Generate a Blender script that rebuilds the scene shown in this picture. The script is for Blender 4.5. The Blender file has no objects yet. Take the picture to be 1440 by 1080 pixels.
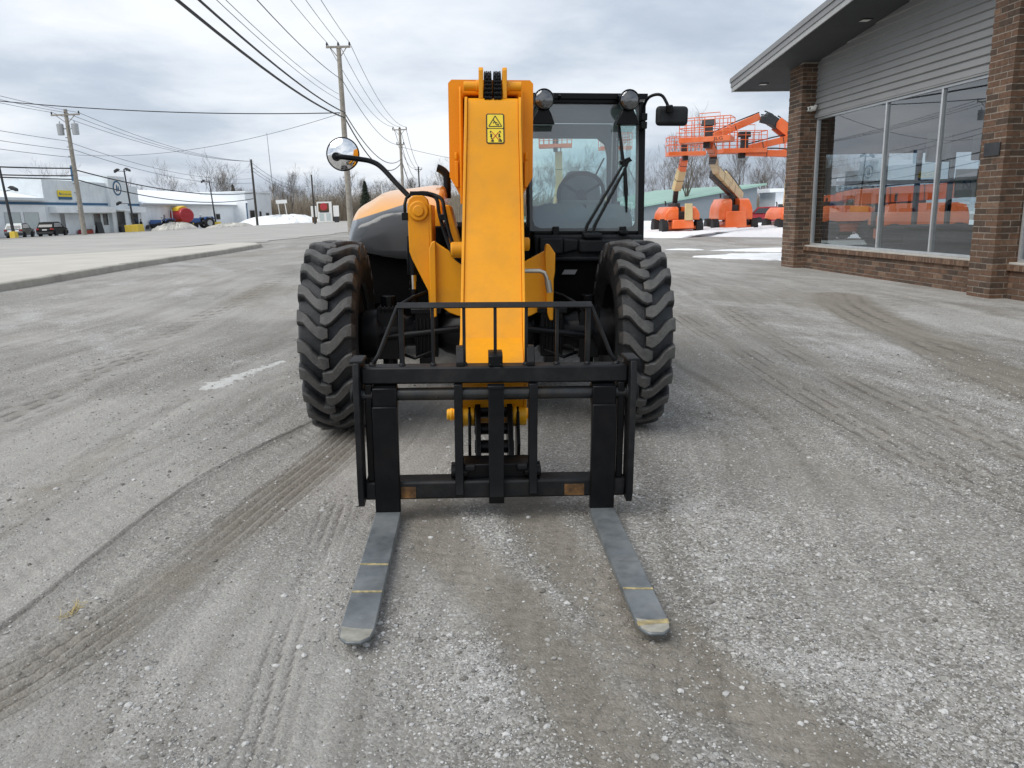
import bpy, bmesh, math, random
import numpy as np
from mathutils import Matrix, Vector
random.seed(7); RNG = np.random.default_rng(11)
R = math.radians
S = bpy.context.scene; COL = S.collection
LEAN = Matrix.Rotation(R(-1.4), 4, 'Y')      # the lot falls slightly to the right of true level

# ------------------------------------------------------------------ terrain height
GX = [-400, -54, -48, -38, -10.5, 400]; GZ = [-1.3, -1.3, -.95, -.45, 0, 0]
def gz(x): return float(np.interp(x, GX, GZ))

# ------------------------------------------------------------------ materials
class NT:
    def __init__(s, name):
        s.m = bpy.data.materials.new(name); s.m.use_nodes = True
        s.t = s.m.node_tree; s.n = s.t.nodes; s.n.clear()
        s.out = s.n.new('ShaderNodeOutputMaterial')
    def node(s, kind, **kw):
        n = s.n.new('ShaderNode' + kind)
        for k, v in kw.items():
            if k.startswith('i_'):
                n.inputs[k[2:].replace('_', ' ')].default_value = v
            else: setattr(n, k, v)
        return n
    def link(s, a, b): s.t.links.new(a, b)
    def noise(s, scale, detail=4, vec=None, rough=.55):
        n = s.node('TexNoise'); n.inputs['Scale'].default_value = scale; n.inputs['Detail'].default_value = detail
        n.inputs['Roughness'].default_value = rough
        if vec: s.link(vec, n.inputs['Vector'])
        return n.outputs['Fac']
    def ramp(s, fac, stops):
        r = s.node('ValToRGB'); e = r.color_ramp.elements
        while len(e) < len(stops): e.new(.5)
        for q, (p, c) in zip(e, stops):
            q.position = p; q.color = (c, c, c, 1) if not hasattr(c, '__len__') else (*c, 1)
        s.link(fac, r.inputs['Fac']); return r.outputs['Color']
    def mix(s, fac, a, b, blend='MIX'):
        n = s.node('Mix', data_type='RGBA', blend_type=blend)
        for sock, v in ((n.inputs[0], fac), (n.inputs[6], a), (n.inputs[7], b)):
            if hasattr(v, 'is_linked'): s.link(v, sock)
            elif hasattr(v, '__len__'): sock.default_value = (*v, 1)
            else: sock.default_value = v
        return n.outputs[2]
    def math(s, op, a, b=0.0, clamp=False):
        n = s.node('Math', operation=op, use_clamp=clamp)
        for sock, v in ((n.inputs[0], a), (n.inputs[1], b)):
            if hasattr(v, 'is_linked'): s.link(v, sock)
            else: sock.default_value = v
        return n.outputs[0]

def mat(name, col, rough=.5, metal=0., var=.12, scale=6., bump=0., bscale=60., dirt=None, dirt_amt=.0, dirt_scale=3., coat=0., spec=.5):
    """painted / plain surface with procedural colour, gloss and relief variation"""
    q = NT(name); b = q.node('BsdfPrincipled'); q.link(b.outputs[0], q.out.inputs[0])
    tc = q.node('TexCoord').outputs['Object']
    f = q.noise(scale, 5, tc)
    lo = tuple(max(0, c * (1 - var)) for c in col); hi = tuple(min(1, c * (1 + var)) for c in col)
    c = q.mix(q.ramp(f, [(.3, 0.), (.7, 1.)]), lo, hi)
    if dirt:
        d = q.ramp(q.noise(dirt_scale, 8, tc, .65), [(.45, 0.), (.75, 1.)])
        c = q.mix(q.math('MULTIPLY', d, dirt_amt), c, dirt)
    q.link(c, b.inputs['Base Color'])
    rr = q.node('MapRange'); rr.inputs['To Min'].default_value = max(.02, rough - .1); rr.inputs['To Max'].default_value = min(1, rough + .1)
    q.link(q.noise(scale * 2.3, 4, tc), rr.inputs['Value']); q.link(rr.outputs[0], b.inputs['Roughness'])
    b.inputs['Metallic'].default_value = metal; b.inputs['Specular IOR Level'].default_value = spec
    b.inputs['Coat Weight'].default_value = coat; b.inputs['Coat Roughness'].default_value = .08
    if bump:
        bp = q.node('Bump'); bp.inputs['Strength'].default_value = bump; bp.inputs['Distance'].default_value = .01
        q.link(q.noise(bscale, 5, tc), bp.inputs['Height']); q.link(bp.outputs[0], b.inputs['Normal'])
    return q.m

def glass(name, tint, refl=.12, haze=0., hazecol=(.5, .56, .58), rough=.0):
    q = NT(name)
    tr = q.node('BsdfTransparent'); tr.inputs[0].default_value = (*tint, 1)
    gl = q.node('BsdfGlossy'); gl.inputs['Color'].default_value = (.95, .97, 1, 1); gl.inputs['Roughness'].default_value = rough
    fr = q.node('Fresnel'); fr.inputs['IOR'].default_value = 1.5
    geo = q.node('NewGeometry'); fac = q.math('MULTIPLY', q.math('ADD', fr.outputs[0], refl, True), q.math('SUBTRACT', 1., geo.outputs['Backfacing']))
    m = q.node('MixShader'); q.link(fac, m.inputs[0]); q.link(tr.outputs[0], m.inputs[1]); q.link(gl.outputs[0], m.inputs[2])
    o = m.outputs[0]
    if haze:
        d = q.node('BsdfDiffuse'); d.inputs[0].default_value = (*hazecol, 1)
        m2 = q.node('MixShader'); tc = q.node('TexCoord').outputs['Object']
        h = q.math('MULTIPLY', q.ramp(q.noise(3, 4, tc), [(.2, .8), (.8, 1.)]), haze)
        q.link(h, m2.inputs[0]); q.link(o, m2.inputs[1]); q.link(d.outputs[0], m2.inputs[2]); o = m2.outputs[0]
    q.link(o, q.out.inputs[0]); return q.m

M = {}
M['yellow'] = mat('yellow_paint', (.76, .312, .008), .40, var=.08, scale=1.6, spec=.3, dirt=(.50, .235, .035), dirt_amt=.5, dirt_scale=4.5, bump=.035, bscale=140)
M['orange2'] = mat('amber_paint_deep', (.82, .28, .002), .4, var=.06, scale=3, spec=.3)
M['gold'] = mat('gold_paint', (.95, .46, .006), .36, var=.05, scale=3, dirt=(.5, .3, .08), dirt_amt=.3, dirt_scale=6)
M['hoodorange'] = mat('hood_amber', (.82, .34, .02), .2, var=.04, scale=2, coat=1.0)
M['black'] = mat('black_paint', (.0026, .0031, .0042), .36, var=.4, scale=8, spec=.22, dirt=(.03, .027, .024), dirt_amt=.22, dirt_scale=7, bump=.05, bscale=120)
M['scuffed'] = mat('scuffed_black', (.003, .0037, .005), .55, var=.4, scale=9, spec=.34, dirt=(.06, .055, .05), dirt_amt=.35, dirt_scale=6, bump=.08, bscale=90)
M['frameblack'] = mat('cab_black', (.0026, .003, .004), .32, var=.3, scale=5, spec=.18)
M['plastic'] = mat('moulded_plastic', (.010, .0125, .015), .55, spec=.25, var=.3, scale=6, bump=.15, bscale=300, dirt=(.08, .075, .07), dirt_amt=.25)
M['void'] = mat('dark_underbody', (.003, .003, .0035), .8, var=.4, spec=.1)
M['hoodgrey'] = mat('grey_panel', (.105, .115, .125), .34, var=.08, scale=2, coat=.4)
M['steel'] = mat('worn_steel', (.16, .178, .188), .42, .35, var=.35, scale=9, dirt=(.31, .315, .31), dirt_amt=.75, dirt_scale=4, bump=.1, bscale=80)
M['bar'] = mat('rubbed_bar', (.03, .033, .036), .3, .5, var=.4, scale=7, dirt=(.11, .08, .045), dirt_amt=.5)
M['chrome'] = mat('chrome', (.75, .72, .68), .12, 1., var=.1)
M['zinc'] = mat('zinc_handle', (.45, .42, .36), .35, .8, var=.2)
M['stripe'] = mat('yellow_chalk', (.36, .29, .14), .7, var=.5, scale=45, dirt=(.14, .14, .13), dirt_amt=.9, dirt_scale=30)
M['tipworn'] = mat('polished_tip', (.42, .40, .34), .4, .6, var=.3, scale=18)
M['rust'] = mat('rust', (.13, .062, .018), .8, var=.6, scale=30, dirt=(.01, .01, .01), dirt_amt=.9, dirt_scale=16)
M['signyellow'] = mat('label_yellow', (.80, .60, .03), .5, var=.04)
M['signblack'] = mat('label_black', (.01, .01, .01), .5)
M['signred'] = mat('label_red', (.45, .03, .02), .5)
M['signwhite'] = mat('label_white', (.78, .78, .76), .5, var=.05)
M['seat'] = mat('seat_fabric', (.12, .13, .135), .9, var=.2)
M['trim'] = mat('cab_trim', (.12, .135, .14), .8, var=.1)
M['lamp'] = glass('lamp_lens', (.9, .9, .88), .12)
M['reflector'] = mat('reflector', (.92, .90, .86), .3, .1, var=.2, scale=40)
M['sideglass'] = glass('side_glass', (.90, .96, .95), .02)
M['mirror'] = mat('mirror_glass', (.9, .91, .92), .02, 1., var=.0)
M['windscreen'] = glass('tinted_glass', (.80, .90, .90), .10, .06, (.42, .52, .54))
M['label_grey'] = mat('plate_grey', (.25, .25, .26), .4, .3)
M['orange'] = mat('lift_orange', (.76, .135, .022), .4, var=.08, scale=1.5, dirt=(.75, .33, .2), dirt_amt=.45, dirt_scale=.8, coat=.25)
M['cream'] = mat('lift_cream', (.62, .50, .27), .5, var=.1, scale=1.5, dirt=(.3, .23, .12), dirt_amt=.4)
M['rubberfar'] = mat('lift_tyre', (.018, .018, .02), .85, var=.3, bump=.3, bscale=20)
M['darkgrey'] = mat('dark_grey', (.03, .032, .035), .6, var=.3)
M['white'] = mat('white_wall', (.84, .87, .89), .6, var=.04, scale=.6, dirt=(.56, .6, .63), dirt_amt=.5, dirt_scale=.5)
M['whitepanel'] = mat('pale_panel', (.70, .745, .765), .55, var=.05, scale=.5, dirt=(.48, .52, .54), dirt_amt=.5, dirt_scale=.7)
M['bluestripe'] = mat('blue_band', (.02, .10, .20), .5, var=.1)
M['roofsnow'] = mat('snowy_roof', (.82, .85, .88), .6, var=.03, scale=.4)
M['snow'] = mat('snow_surface', (.84, .86, .88), .6, var=.04, scale=2, bump=.5, bscale=9, dirt=(.6, .59, .57), dirt_amt=.4, dirt_scale=2.5)
M['dirtysnow'] = mat('dirty_snow', (.58, .56, .51), .8, var=.2, scale=1.2, bump=.6, bscale=3, dirt=(.32, .29, .24), dirt_amt=.7, dirt_scale=1.)
M['winglass'] = glass('far_window_glass', (.12, .15, .17), .25)
M['winpale'] = mat('pale_shade', (.50, .56, .56), .4, var=.08)
M['wood'] = mat('weathered_pole', (.31, .285, .245), .85, var=.22, scale=5, bump=.5, bscale=30, dirt=(.18, .16, .13), dirt_amt=.6)
M['wooddark'] = mat('dark_pole', (.06, .056, .05), .85, var=.3, scale=4)
M['cable'] = mat('cable_black', (.012, .013, .015), .6)
M['wire'] = mat('wire_grey', (.10, .11, .13), .6)
M['galv'] = mat('galvanised', (.42, .44, .45), .5, .5, var=.1)
M['concyellow'] = mat('yellow_concrete', (.72, .52, .06), .8, var=.12, scale=3, dirt=(.5, .42, .25), dirt_amt=.5)
M['bark'] = mat('bare_bark', (.115, .10, .085), .9, var=.3, scale=.6)
M['twig'] = mat('bare_twig', (.15, .128, .106), .9, var=.3, scale=.3)
M['brush'] = mat('dry_brush', (.235, .20, .155), .95, var=.35, scale=.15)
M['needle'] = mat('conifer_needle', (.035, .052, .03), .9, var=.4, scale=1.5)
M['brickA'] = mat('brick_brown', (.115, .067, .042), .85, var=.3, scale=14, bump=.6, bscale=70)
M['brickB'] = mat('brick_red_brown', (.135, .074, .045), .85, var=.3, scale=14, bump=.6, bscale=70)
M['brickC'] = mat('brick_umber', (.075, .049, .034), .85, var=.3, scale=14, bump=.6, bscale=70)
M['brickD'] = mat('brick_tan', (.18, .112, .072), .85, var=.3, scale=14, bump=.6, bscale=70)
M['mortar'] = mat('mortar', (.30, .265, .22), .95, var=.2, scale=20, bump=.4)
BR = [M['mortar'], M['brickA'], M['brickB'], M['brickC'], M['brickD']]
M['siding'] = mat('grey_siding', (.275, .277, .275), .6, var=.05, scale=1.2, dirt=(.21, .21, .21), dirt_amt=.35, dirt_scale=1.5)
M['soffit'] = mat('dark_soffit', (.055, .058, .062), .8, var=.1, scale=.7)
M['fascia'] = mat('metal_fascia', (.25, .25, .25), .45, .3, var=.1, scale=1.)
M['fascialight'] = mat('drip_edge', (.40, .40, .39), .45, .3, var=.08)
M['alu'] = mat('aluminium', (.58, .60, .61), .35, .55, var=.08)
M['shopglass'] = glass('shop_glass', (.84, .88, .89), .13)
M['sill'] = mat('stone_sill', (.46, .44, .40), .8, var=.12)
M['interior'] = mat('interior_wall', (.16, .165, .17), .9, var=.1)
M['carpet'] = mat('interior_floor', (.06, .06, .065), .9)
M['paper'] = mat('paper_sign', (.72, .72, .68), .8, var=.05)
M['creamsign'] = mat('cream_banner', (.66, .60, .38), .7, var=.06)
M['conc'] = mat('concrete_apron', (.50, .475, .42), .9, var=.08, scale=.7, bump=.3, bscale=50, dirt=(.40, .37, .32), dirt_amt=.55, dirt_scale=.6)
M['kerb'] = mat('concrete_kerb', (.40, .38, .335), .9, var=.1, scale=1.2, bump=.4, bscale=40, dirt=(.20, .18, .15), dirt_amt=.6, dirt_scale=2.2)
M['road'] = mat('worn_asphalt', (.36, .35, .325), .9, var=.1, scale=.35, dirt=(.48, .46, .42), dirt_amt=.7, dirt_scale=.25)
M['greenroof'] = mat('green_roof', (.27, .43, .36), .5, .2, var=.06, scale=.3)
M['slate'] = mat('slate_wall', (.17, .20, .225), .6, var=.08)
M['red'] = mat('red_paint', (.42, .02, .03), .3, var=.1, coat=.5)
M['maroon'] = mat('car_red', (.30, .015, .03), .25, var=.1, coat=.8)
M['silvercar'] = mat('car_grey', (.20, .225, .235), .25, .4, var=.05, coat=.8)
M['blackcar'] = mat('car_black', (.003, .0035, .0045), .45, var=.1, spec=.12)
M['pickup'] = mat('pickup_grey', (.36, .38, .40), .25, .4, var=.05, coat=.8)
M['carglass'] = mat('car_glass', (.02, .025, .03), .06, spec=.8)
M['tailred'] = mat('tail_lamp', (.35, .02, .02), .3)
M['tractorblue'] = mat('tractor_blue', (.02, .09, .28), .35, var=.1, coat=.3)
M['balyellow'] = mat('baler_yellow', (.72, .48, .03), .45, var=.08)
M['cloth'] = mat('dark_clothing', (.015, .016, .02), .9)
M['skin'] = mat('skin', (.45, .28, .2), .6)
M['stone_l'] = mat('pebble_pale', (.47, .465, .45), .9, var=.2, scale=25)
M['stone_m'] = mat('pebble_grey', (.31, .30, .28), .9, var=.25, scale=25)
M['stone_d'] = mat('pebble_dark', (.15, .14, .125), .9, var=.3, scale=25)
M['straw'] = mat('straw', (.42, .34, .16), .9)

def tyre_mat():
    q = NT('dusty_tyre_rubber'); b = q.node('BsdfPrincipled'); q.link(b.outputs[0], q.out.inputs[0])
    tc = q.node('TexCoord').outputs['Object']
    at = q.node('Attribute', attribute_name='wear').outputs['Fac']
    n = q.noise(9, 8, tc, .7); n2 = q.noise(70, 5, tc, .7)
    rub = q.mix(q.ramp(n, [(.3, 0.), (.7, 1.)]), (.006, .0075, .0095), (.018, .021, .025))
    dust = q.mix(n2, (.042, .041, .039), (.14, .136, .128))
    fac = q.math('MULTIPLY', q.ramp(q.math('ADD', q.math('MULTIPLY', at, .55), q.math('MULTIPLY', n, .6)), [(.42, 0.), (.82, 1.)]), .85)
    q.link(q.mix(fac, rub, dust), b.inputs['Base Color'])
    b.inputs['Roughness'].default_value = .52
    bp = q.node('Bump'); bp.inputs['Strength'].default_value = .8; bp.inputs['Distance'].default_value = .008
    q.link(q.math('ADD', q.math('MULTIPLY', n2, .7), n), bp.inputs['Height']); q.link(bp.outputs[0], b.inputs['Normal'])
    return q.m
M['tyre'] = tyre_mat()

def hood_mat():
    q = NT('hood_two_tone'); b = q.node('BsdfPrincipled'); q.link(b.outputs[0], q.out.inputs[0])
    tc = q.node('TexCoord').outputs['Object']; sp = q.node('SeparateXYZ'); q.link(tc, sp.inputs[0]); x, y, z = sp.outputs
    d = q.math('SUBTRACT', z, q.math('ADD', 1.668, q.math('ADD', q.math('MULTIPLY', x, .311), q.math('MULTIPLY', y, .0367))))
    up = q.math('MAXIMUM', q.ramp(q.math('ADD', q.math('MULTIPLY', d, 40.), .5), [(.4, 0.), (.6, 1.)]), q.ramp(q.math('ADD', q.math('MULTIPLY', q.math('ADD', x, .44), 40.), .5), [(.4, 0.), (.6, 1.)]))
    n = q.noise(3, 5, tc)
    q.link(q.mix(up, q.mix(n, (.05, .056, .062), (.07, .077, .085)), q.mix(n, (.80, .345, .016), (.84, .385, .03))), b.inputs['Base Color'])
    b.inputs['Roughness'].default_value = .3; b.inputs['Coat Weight'].default_value = .6; b.inputs['Coat Roughness'].default_value = .1; return q.m
M['hood'] = hood_mat()
def ground_mat():
    q = NT('gravel_lot'); b = q.node('BsdfPrincipled'); q.link(b.outputs[0], q.out.inputs[0])
    tc = q.node('TexCoord').outputs['Object']
    A = lambda n: q.node('Attribute', attribute_name=n).outputs['Fac']
    dirt, pale, dark = A('dirt'), A('pale'), A('dark')
    def vor(s):
        v = q.node('TexVoronoi'); v.inputs['Scale'].default_value = s; q.link(tc, v.inputs['Vector'])
        sep = q.node('SeparateColor'); q.link(v.outputs['Color'], sep.inputs[0]); return v.outputs['Distance'], sep.outputs[0], sep.outputs[1]
    d1, r1, k1 = vor(105.); d2, r2, k2 = vor(42.); d3, r3, k3 = vor(17.)
    base = q.mix(q.ramp(q.noise(.9, 6, tc, .6), [(.3, 0.), (.7, 1.)]), (.185, .177, .160), (.265, .254, .234))
    base = q.mix(A('silt'), base, q.mix(q.noise(30, 7, tc, .75), (.30, .287, .265), (.395, .38, .355)))
    peb = q.ramp(r1, [(0., (.12, .11, .098)), (.3, (.225, .212, .19)), (.65, (.345, .33, .302)), (.88, (.48, .465, .44)), (1., (.70, .69, .67))])
    c = q.mix(q.math('MULTIPLY', q.math('ADD', .34, q.math('MULTIPLY', pale, .38)), q.math('SUBTRACT', 1., q.math('MULTIPLY', A('silt'), .5))), base, peb)
    # scattered larger chips: only some voronoi cells show one
    chip = q.math('MULTIPLY', q.ramp(k2, [(.74, 0.), (.78, 1.)]), q.ramp(d2, [(.30, 1.), (.42, 0.)]))
    chip = q.math('MULTIPLY', chip, q.ramp(q.math('ADD', q.math('MULTIPLY', pale, .75), q.noise(2.3, 4, tc)), [(.45, .0), (.95, 1.)]))
    c = q.mix(chip, c, q.ramp(r2, [(0., .15), (.5, .42), (1., .72)]))
    chip3 = q.math('MULTIPLY', q.ramp(k3, [(.88, 0.), (.9, 1.)]), q.ramp(d3, [(.16, 1.), (.24, 0.)]))
    chip3 = q.math('MULTIPLY', chip3, q.math('ADD', .3, pale, True))
    c = q.mix(chip3, c, q.ramp(r3, [(0., .10), (1., .5)]))
    # brown mud where the wheels have ground it up
    mud = q.mix(q.ramp(q.noise(26, 7, tc, .7), [(.3, 0.), (.7, 1.)]), (.165, .148, .120), (.295, .268, .226))
    mf = q.math('MULTIPLY', q.ramp(q.math('ADD', q.math('MULTIPLY', dirt, .95), q.math('MULTIPLY', q.math('SUBTRACT', q.noise(5, 8, tc, .7), .5), 1.3)), [(.22, 0.), (.8, 1.)]), .78)
    c = q.mix(mf, c, mud)
    pl = q.math('MULTIPLY', q.ramp(q.math('ADD', pale, q.math('MULTIPLY', q.math('SUBTRACT', q.noise(3.5, 8, tc, .7), .5), 1.2)), [(.55, 0.), (1.1, 1.)]), .55)
    c = q.mix(pl, c, q.mix(r1, (.31, .305, .29), (.58, .575, .56)))
    c = q.mix(q.math('MULTIPLY', q.math('MULTIPLY', dark, .8), q.ramp(q.noise(14, 6, tc, .7), [(.3, .4), (.65, 1.)])), c, (.07, .06, .052))
    stk = A('streak'); c = q.mix(1.0, c, q.ramp(q.math('ADD', stk, q.math('MULTIPLY', q.math('SUBTRACT', q.noise(7, 6, tc, .7), .5), .35)), [(.2, (.74, .725, .70)), (.5, (1., 1., 1.)), (.8, (1.22, 1.22, 1.22))]), 'MULTIPLY')
    big = q.ramp(q.noise(.22, 5, tc, .6), [(.3, .86), (.7, 1.1)])
    sl = q.ramp(q.math('ADD', A('slush'), q.math('MULTIPLY', q.math('SUBTRACT', q.noise(11, 8, tc, .72), .5), 2.2)), [(.50, 0.), (.66, 1.)])
    c = q.mix(q.math('MULTIPLY', sl, .85), c, (.62, .62, .60))
    c = q.mix(1.0, c, big, 'MULTIPLY')
    q.link(c, b.inputs['Base Color']); b.inputs['Roughness'].default_value = .93; b.inputs['Specular IOR Level'].default_value = .25
    h = q.math('ADD', q.math('MULTIPLY', q.math('SUBTRACT', 1., d1), .35), q.math('MULTIPLY', chip, .9))
    h = q.math('ADD', h, q.math('MULTIPLY', chip3, 1.4)); h = q.math('ADD', h, q.math('MULTIPLY', q.noise(60, 6, tc, .7), .9))
    bp = q.node('Bump'); bp.inputs['Strength'].default_value = 1.; bp.inputs['Distance'].default_value = .009
    q.link(h, bp.inputs['Height']); q.link(bp.outputs[0], b.inputs['Normal'])
    return q.m
M['ground'] = ground_mat()

# ------------------------------------------------------------------ mesh builder
class MB:
    def __init__(s): s.v = []; s.f = []; s.m = []; s.X = None; s.wear = None
    def add(s, vs, fs, m=0):
        o = len(s.v)
        s.v += [tuple(s.X @ Vector(p)) for p in vs] if s.X else [tuple(p) for p in vs]
        s.f += [tuple(i + o for i in f) for f in fs]; s.m += [m] * len(fs); return s
    def box(s, x0, x1, y0, y1, z0, z1, m=0, tz=None):
        """tz = (dx0, dx1, dy0, dy1): inset of the top face"""
        a, b, c, d = tz or (0, 0, 0, 0)
        vs = [(x0, y0, z0), (x1, y0, z0), (x1, y1, z0), (x0, y1, z0), (x0 + a, y0 + c, z1), (x1 - b, y0 + c, z1), (x1 - b, y1 - d, z1), (x0 + a, y1 - d, z1)]
        return s.add(vs, [(3, 2, 1, 0), (4, 5, 6, 7), (0, 1, 5, 4), (1, 2, 6, 5), (2, 3, 7, 6), (3, 0, 4, 7)], m)
    def prism(s, poly, ax, a0, a1, m=0):
        f = {'x': lambda p, a: (a, p[0], p[1]), 'y': lambda p, a: (p[0], a, p[1]), 'z': lambda p, a: (p[0], p[1], a)}[ax]
        n = len(poly); vs = [f(p, a0) for p in poly] + [f(p, a1) for p in poly]
        return s.add(vs, [tuple(range(n))[::-1], tuple(range(n, 2 * n))] + [(i, (i + 1) % n, n + (i + 1) % n, n + i) for i in range(n)], m)
    def tube(s, pts, r, n=8, m=0, cap=True):
        pts = [Vector(p) for p in pts]; k = len(pts); rs = r if hasattr(r, '__len__') else [r] * k
        vs = []; prev = None
        for i, p in enumerate(pts):
            d = (pts[min(i + 1, k - 1)] - pts[max(i - 1, 0)]).normalized()
            if prev is None:
                u = d.orthogonal().normalized()
            else:
                u = (prev - d * prev.dot(d)).normalized()
            prev = u; w = d.cross(u)
            vs += [p + (u * math.cos(2 * math.pi * j / n) + w * math.sin(2 * math.pi * j / n)) * rs[i] for j in range(n)]
        fs = [(i * n + j, i * n + (j + 1) % n, (i + 1) * n + (j + 1) % n, (i + 1) * n + j) for i in range(k - 1) for j in range(n)]
        if cap: fs += [tuple(range(n))[::-1], tuple(range((k - 1) * n, k * n))]
        return s.add(vs, fs, m)
    def bar(s, p0, p1, w, h, m=0, up=(0, 0, 1)):
        p0, p1 = Vector(p0), Vector(p1); d = (p1 - p0).normalized(); u = Vector(up)
        a = d.cross(u)
        if a.length < 1e-4: a = d.cross(Vector((0, 1, 0)))
        a.normalize(); c = a.cross(d)
        vs = [p + a * (sx * w / 2) + c * (sz * h / 2) for p in (p0, p1) for sx, sz in ((-1, -1), (1, -1), (1, 1), (-1, 1))]
        return s.add(vs, [(3, 2, 1, 0), (4, 5, 6, 7), (0, 1, 5, 4), (1, 2, 6, 5), (2, 3, 7, 6), (3, 0, 4, 7)], m)
    def loft(s, secs, m=0, closed=True, cap=True, mats=None):
        n = len(secs[0]); vs = [p for q in secs for p in q]; o = len(s.f)
        for i in range(len(secs) - 1):
            fs = []
        fs = []; ms = []
        for i in range(len(secs) - 1):
            for j in range(n if closed else n - 1):
                fs.append((i * n + j, i * n + (j + 1) % n, (i + 1) * n + (j + 1) % n, (i + 1) * n + j)); ms.append(mats[j] if mats else m)
        if cap and closed: fs += [tuple(range(n))[::-1], tuple(range((len(secs) - 1) * n, len(secs) * n))]; ms += [m, m]
        s.add(vs, fs, m); s.m[o:] = ms; return s
    def lathe(s, prof, axis='x', c=(0, 0, 0), n=32, m=0):
        """prof: (along, radius)"""
        secs = []
        for a, r in prof:
            q = []
            for j in range(n):
                t = 2 * math.pi * j / n; u, w = r * math.cos(t), r * math.sin(t)
                q.append({'x': (c[0] + a, c[1] + u, c[2] + w), 'y': (c[0] + u, c[1] + a, c[2] + w), 'z': (c[0] + u, c[1] + w, c[2] + a)}[axis])
            secs.append(q)
        return s.loft(secs, m)
    def build(s, name, mats, parent=None, bevel=0., smooth=35, seg=2, recalc=True):
        me = bpy.data.meshes.new(name); me.from_pydata(s.v, [], s.f)
        for q in (mats if isinstance(mats, (list, tuple)) else [mats]): me.materials.append(q)
        me.polygons.foreach_set('material_index', s.m)
        if s.wear is not None:
            me.attributes.new('wear', 'FLOAT', 'POINT').data.foreach_set('value', s.wear)
        if recalc:
            bm = bmesh.new(); bm.from_mesh(me); bmesh.ops.recalc_face_normals(bm, faces=bm.faces); bm.to_mesh(me); bm.free()
        me.polygons.foreach_set('use_smooth', [True] * len(me.polygons)); me.update()
        me.set_sharp_from_angle(angle=R(smooth))
        o = bpy.data.objects.new(name, me); COL.objects.link(o)
        if parent: o.parent = parent
        if bevel:
            b = o.modifiers.new('edge', 'BEVEL'); b.width = bevel; b.segments = seg; b.limit_method = 'ANGLE'; b.angle_limit = R(40)
            b.harden_normals = False
        return o
def tag(o, label=None, cat=None, group=None, kind=None):
    if label: o['label'] = label
    if cat: o['category'] = cat
    if group: o['group'] = group
    if kind: o['kind'] = kind
    return o
def thing(name, loc, rz=0, label=None, cat=None, group=None, lean=True):
    o = bpy.data.objects.new(name, None); COL.objects.link(o); o.empty_display_size = .2
    m = Matrix.Rotation(rz, 4, 'Z')
    if lean: m = LEAN @ m
    o.location = loc; o.rotation_euler = m.to_euler(); return tag(o, label, cat, group)
def copy_tree(o, parent=None):
    c = o.copy(); COL.objects.link(c)
    if parent: c.parent = parent
    for ch in list(o.children): copy_tree(ch, c)
    return c
def text(name, body, size, parent, m, mtx, depth=.004, cx='CENTER', xscale=1.):
    cu = bpy.data.curves.new(name, 'FONT'); cu.body = body; cu.size = size; cu.extrude = depth; cu.align_x = cx; cu.align_y = 'CENTER'
    t = bpy.data.objects.new(name, cu); COL.objects.link(t)
    me = bpy.data.meshes.new_from_object(t.evaluated_get(bpy.context.evaluated_depsgraph_get())); me.name = name
    bpy.data.objects.remove(t); me.materials.clear(); me.materials.append(m)
    me.transform(mtx @ Matrix.Diagonal((xscale, 1, 1, 1)))
    o = bpy.data.objects.new(name, me); COL.objects.link(o); o.parent = parent; return o

# ------------------------------------------------------------------ ground sheet
def vnoise(x, y, seed):
    r = np.random.default_rng(seed); T = r.random((256, 256))
    xi = np.floor(x).astype(int); yi = np.floor(y).astype(int); fx = x - xi; fy = y - yi
    fx = fx * fx * (3 - 2 * fx); fy = fy * fy * (3 - 2 * fy)
    g = lambda a, b: T[(xi + a) % 256, (yi + b) % 256]
    return (g(0, 0) * (1 - fx) + g(1, 0) * fx) * (1 - fy) + (g(0, 1) * (1 - fx) + g(1, 1) * fx) * fy
def fbm(x, y, seed, o=4):
    s = 0; a = .5; t = 0
    for k in range(o): s = s + a * vnoise(x * 2 ** k + 17.3 * k, y * 2 ** k + 5.1 * k, seed + k); t += a; a *= .55
    return s / t
def polydist(X, Y, pts):
    """distance to a polyline, side-signed, and arc length along it"""
    D = np.full(X.shape, 1e9); Sg = np.zeros(X.shape); Lg = np.zeros(X.shape); acc = 0
    for (ax, ay), (bx, by) in zip(pts[:-1], pts[1:]):
        dx, dy = bx - ax, by - ay; L = math.hypot(dx, dy)
        t = np.clip(((X - ax) * dx + (Y - ay) * dy) / L / L, 0, 1)
        ex, ey = X - ax - t * dx, Y - ay - t * dy; d = np.hypot(ex, ey)
        sg = np.sign(dx * ey - dy * ex); w = d < D
        D[w] = d[w]; Sg[w] = sg[w]; Lg[w] = (acc + t * L)[w]; acc += L
    return D, D * Sg, Lg
def smooth_poly(p, n=5):
    p = [Vector((*q, 0)) for q in p]; out = []
    for i in range(len(p) - 1):
        a, b, c, d = p[max(i - 1, 0)], p[i], p[i + 1], p[min(i + 2, len(p) - 1)]
        for k in range(n):
            t = k / n
            v = .5 * ((2 * b) + (c - a) * t + (2 * a - 5 * b + 4 * c - d) * t * t + (3 * b - a - 3 * c + d) * t ** 3)
            out.append((v.x, v.y))
    return out + [(p[-1].x, p[-1].y)]
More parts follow.
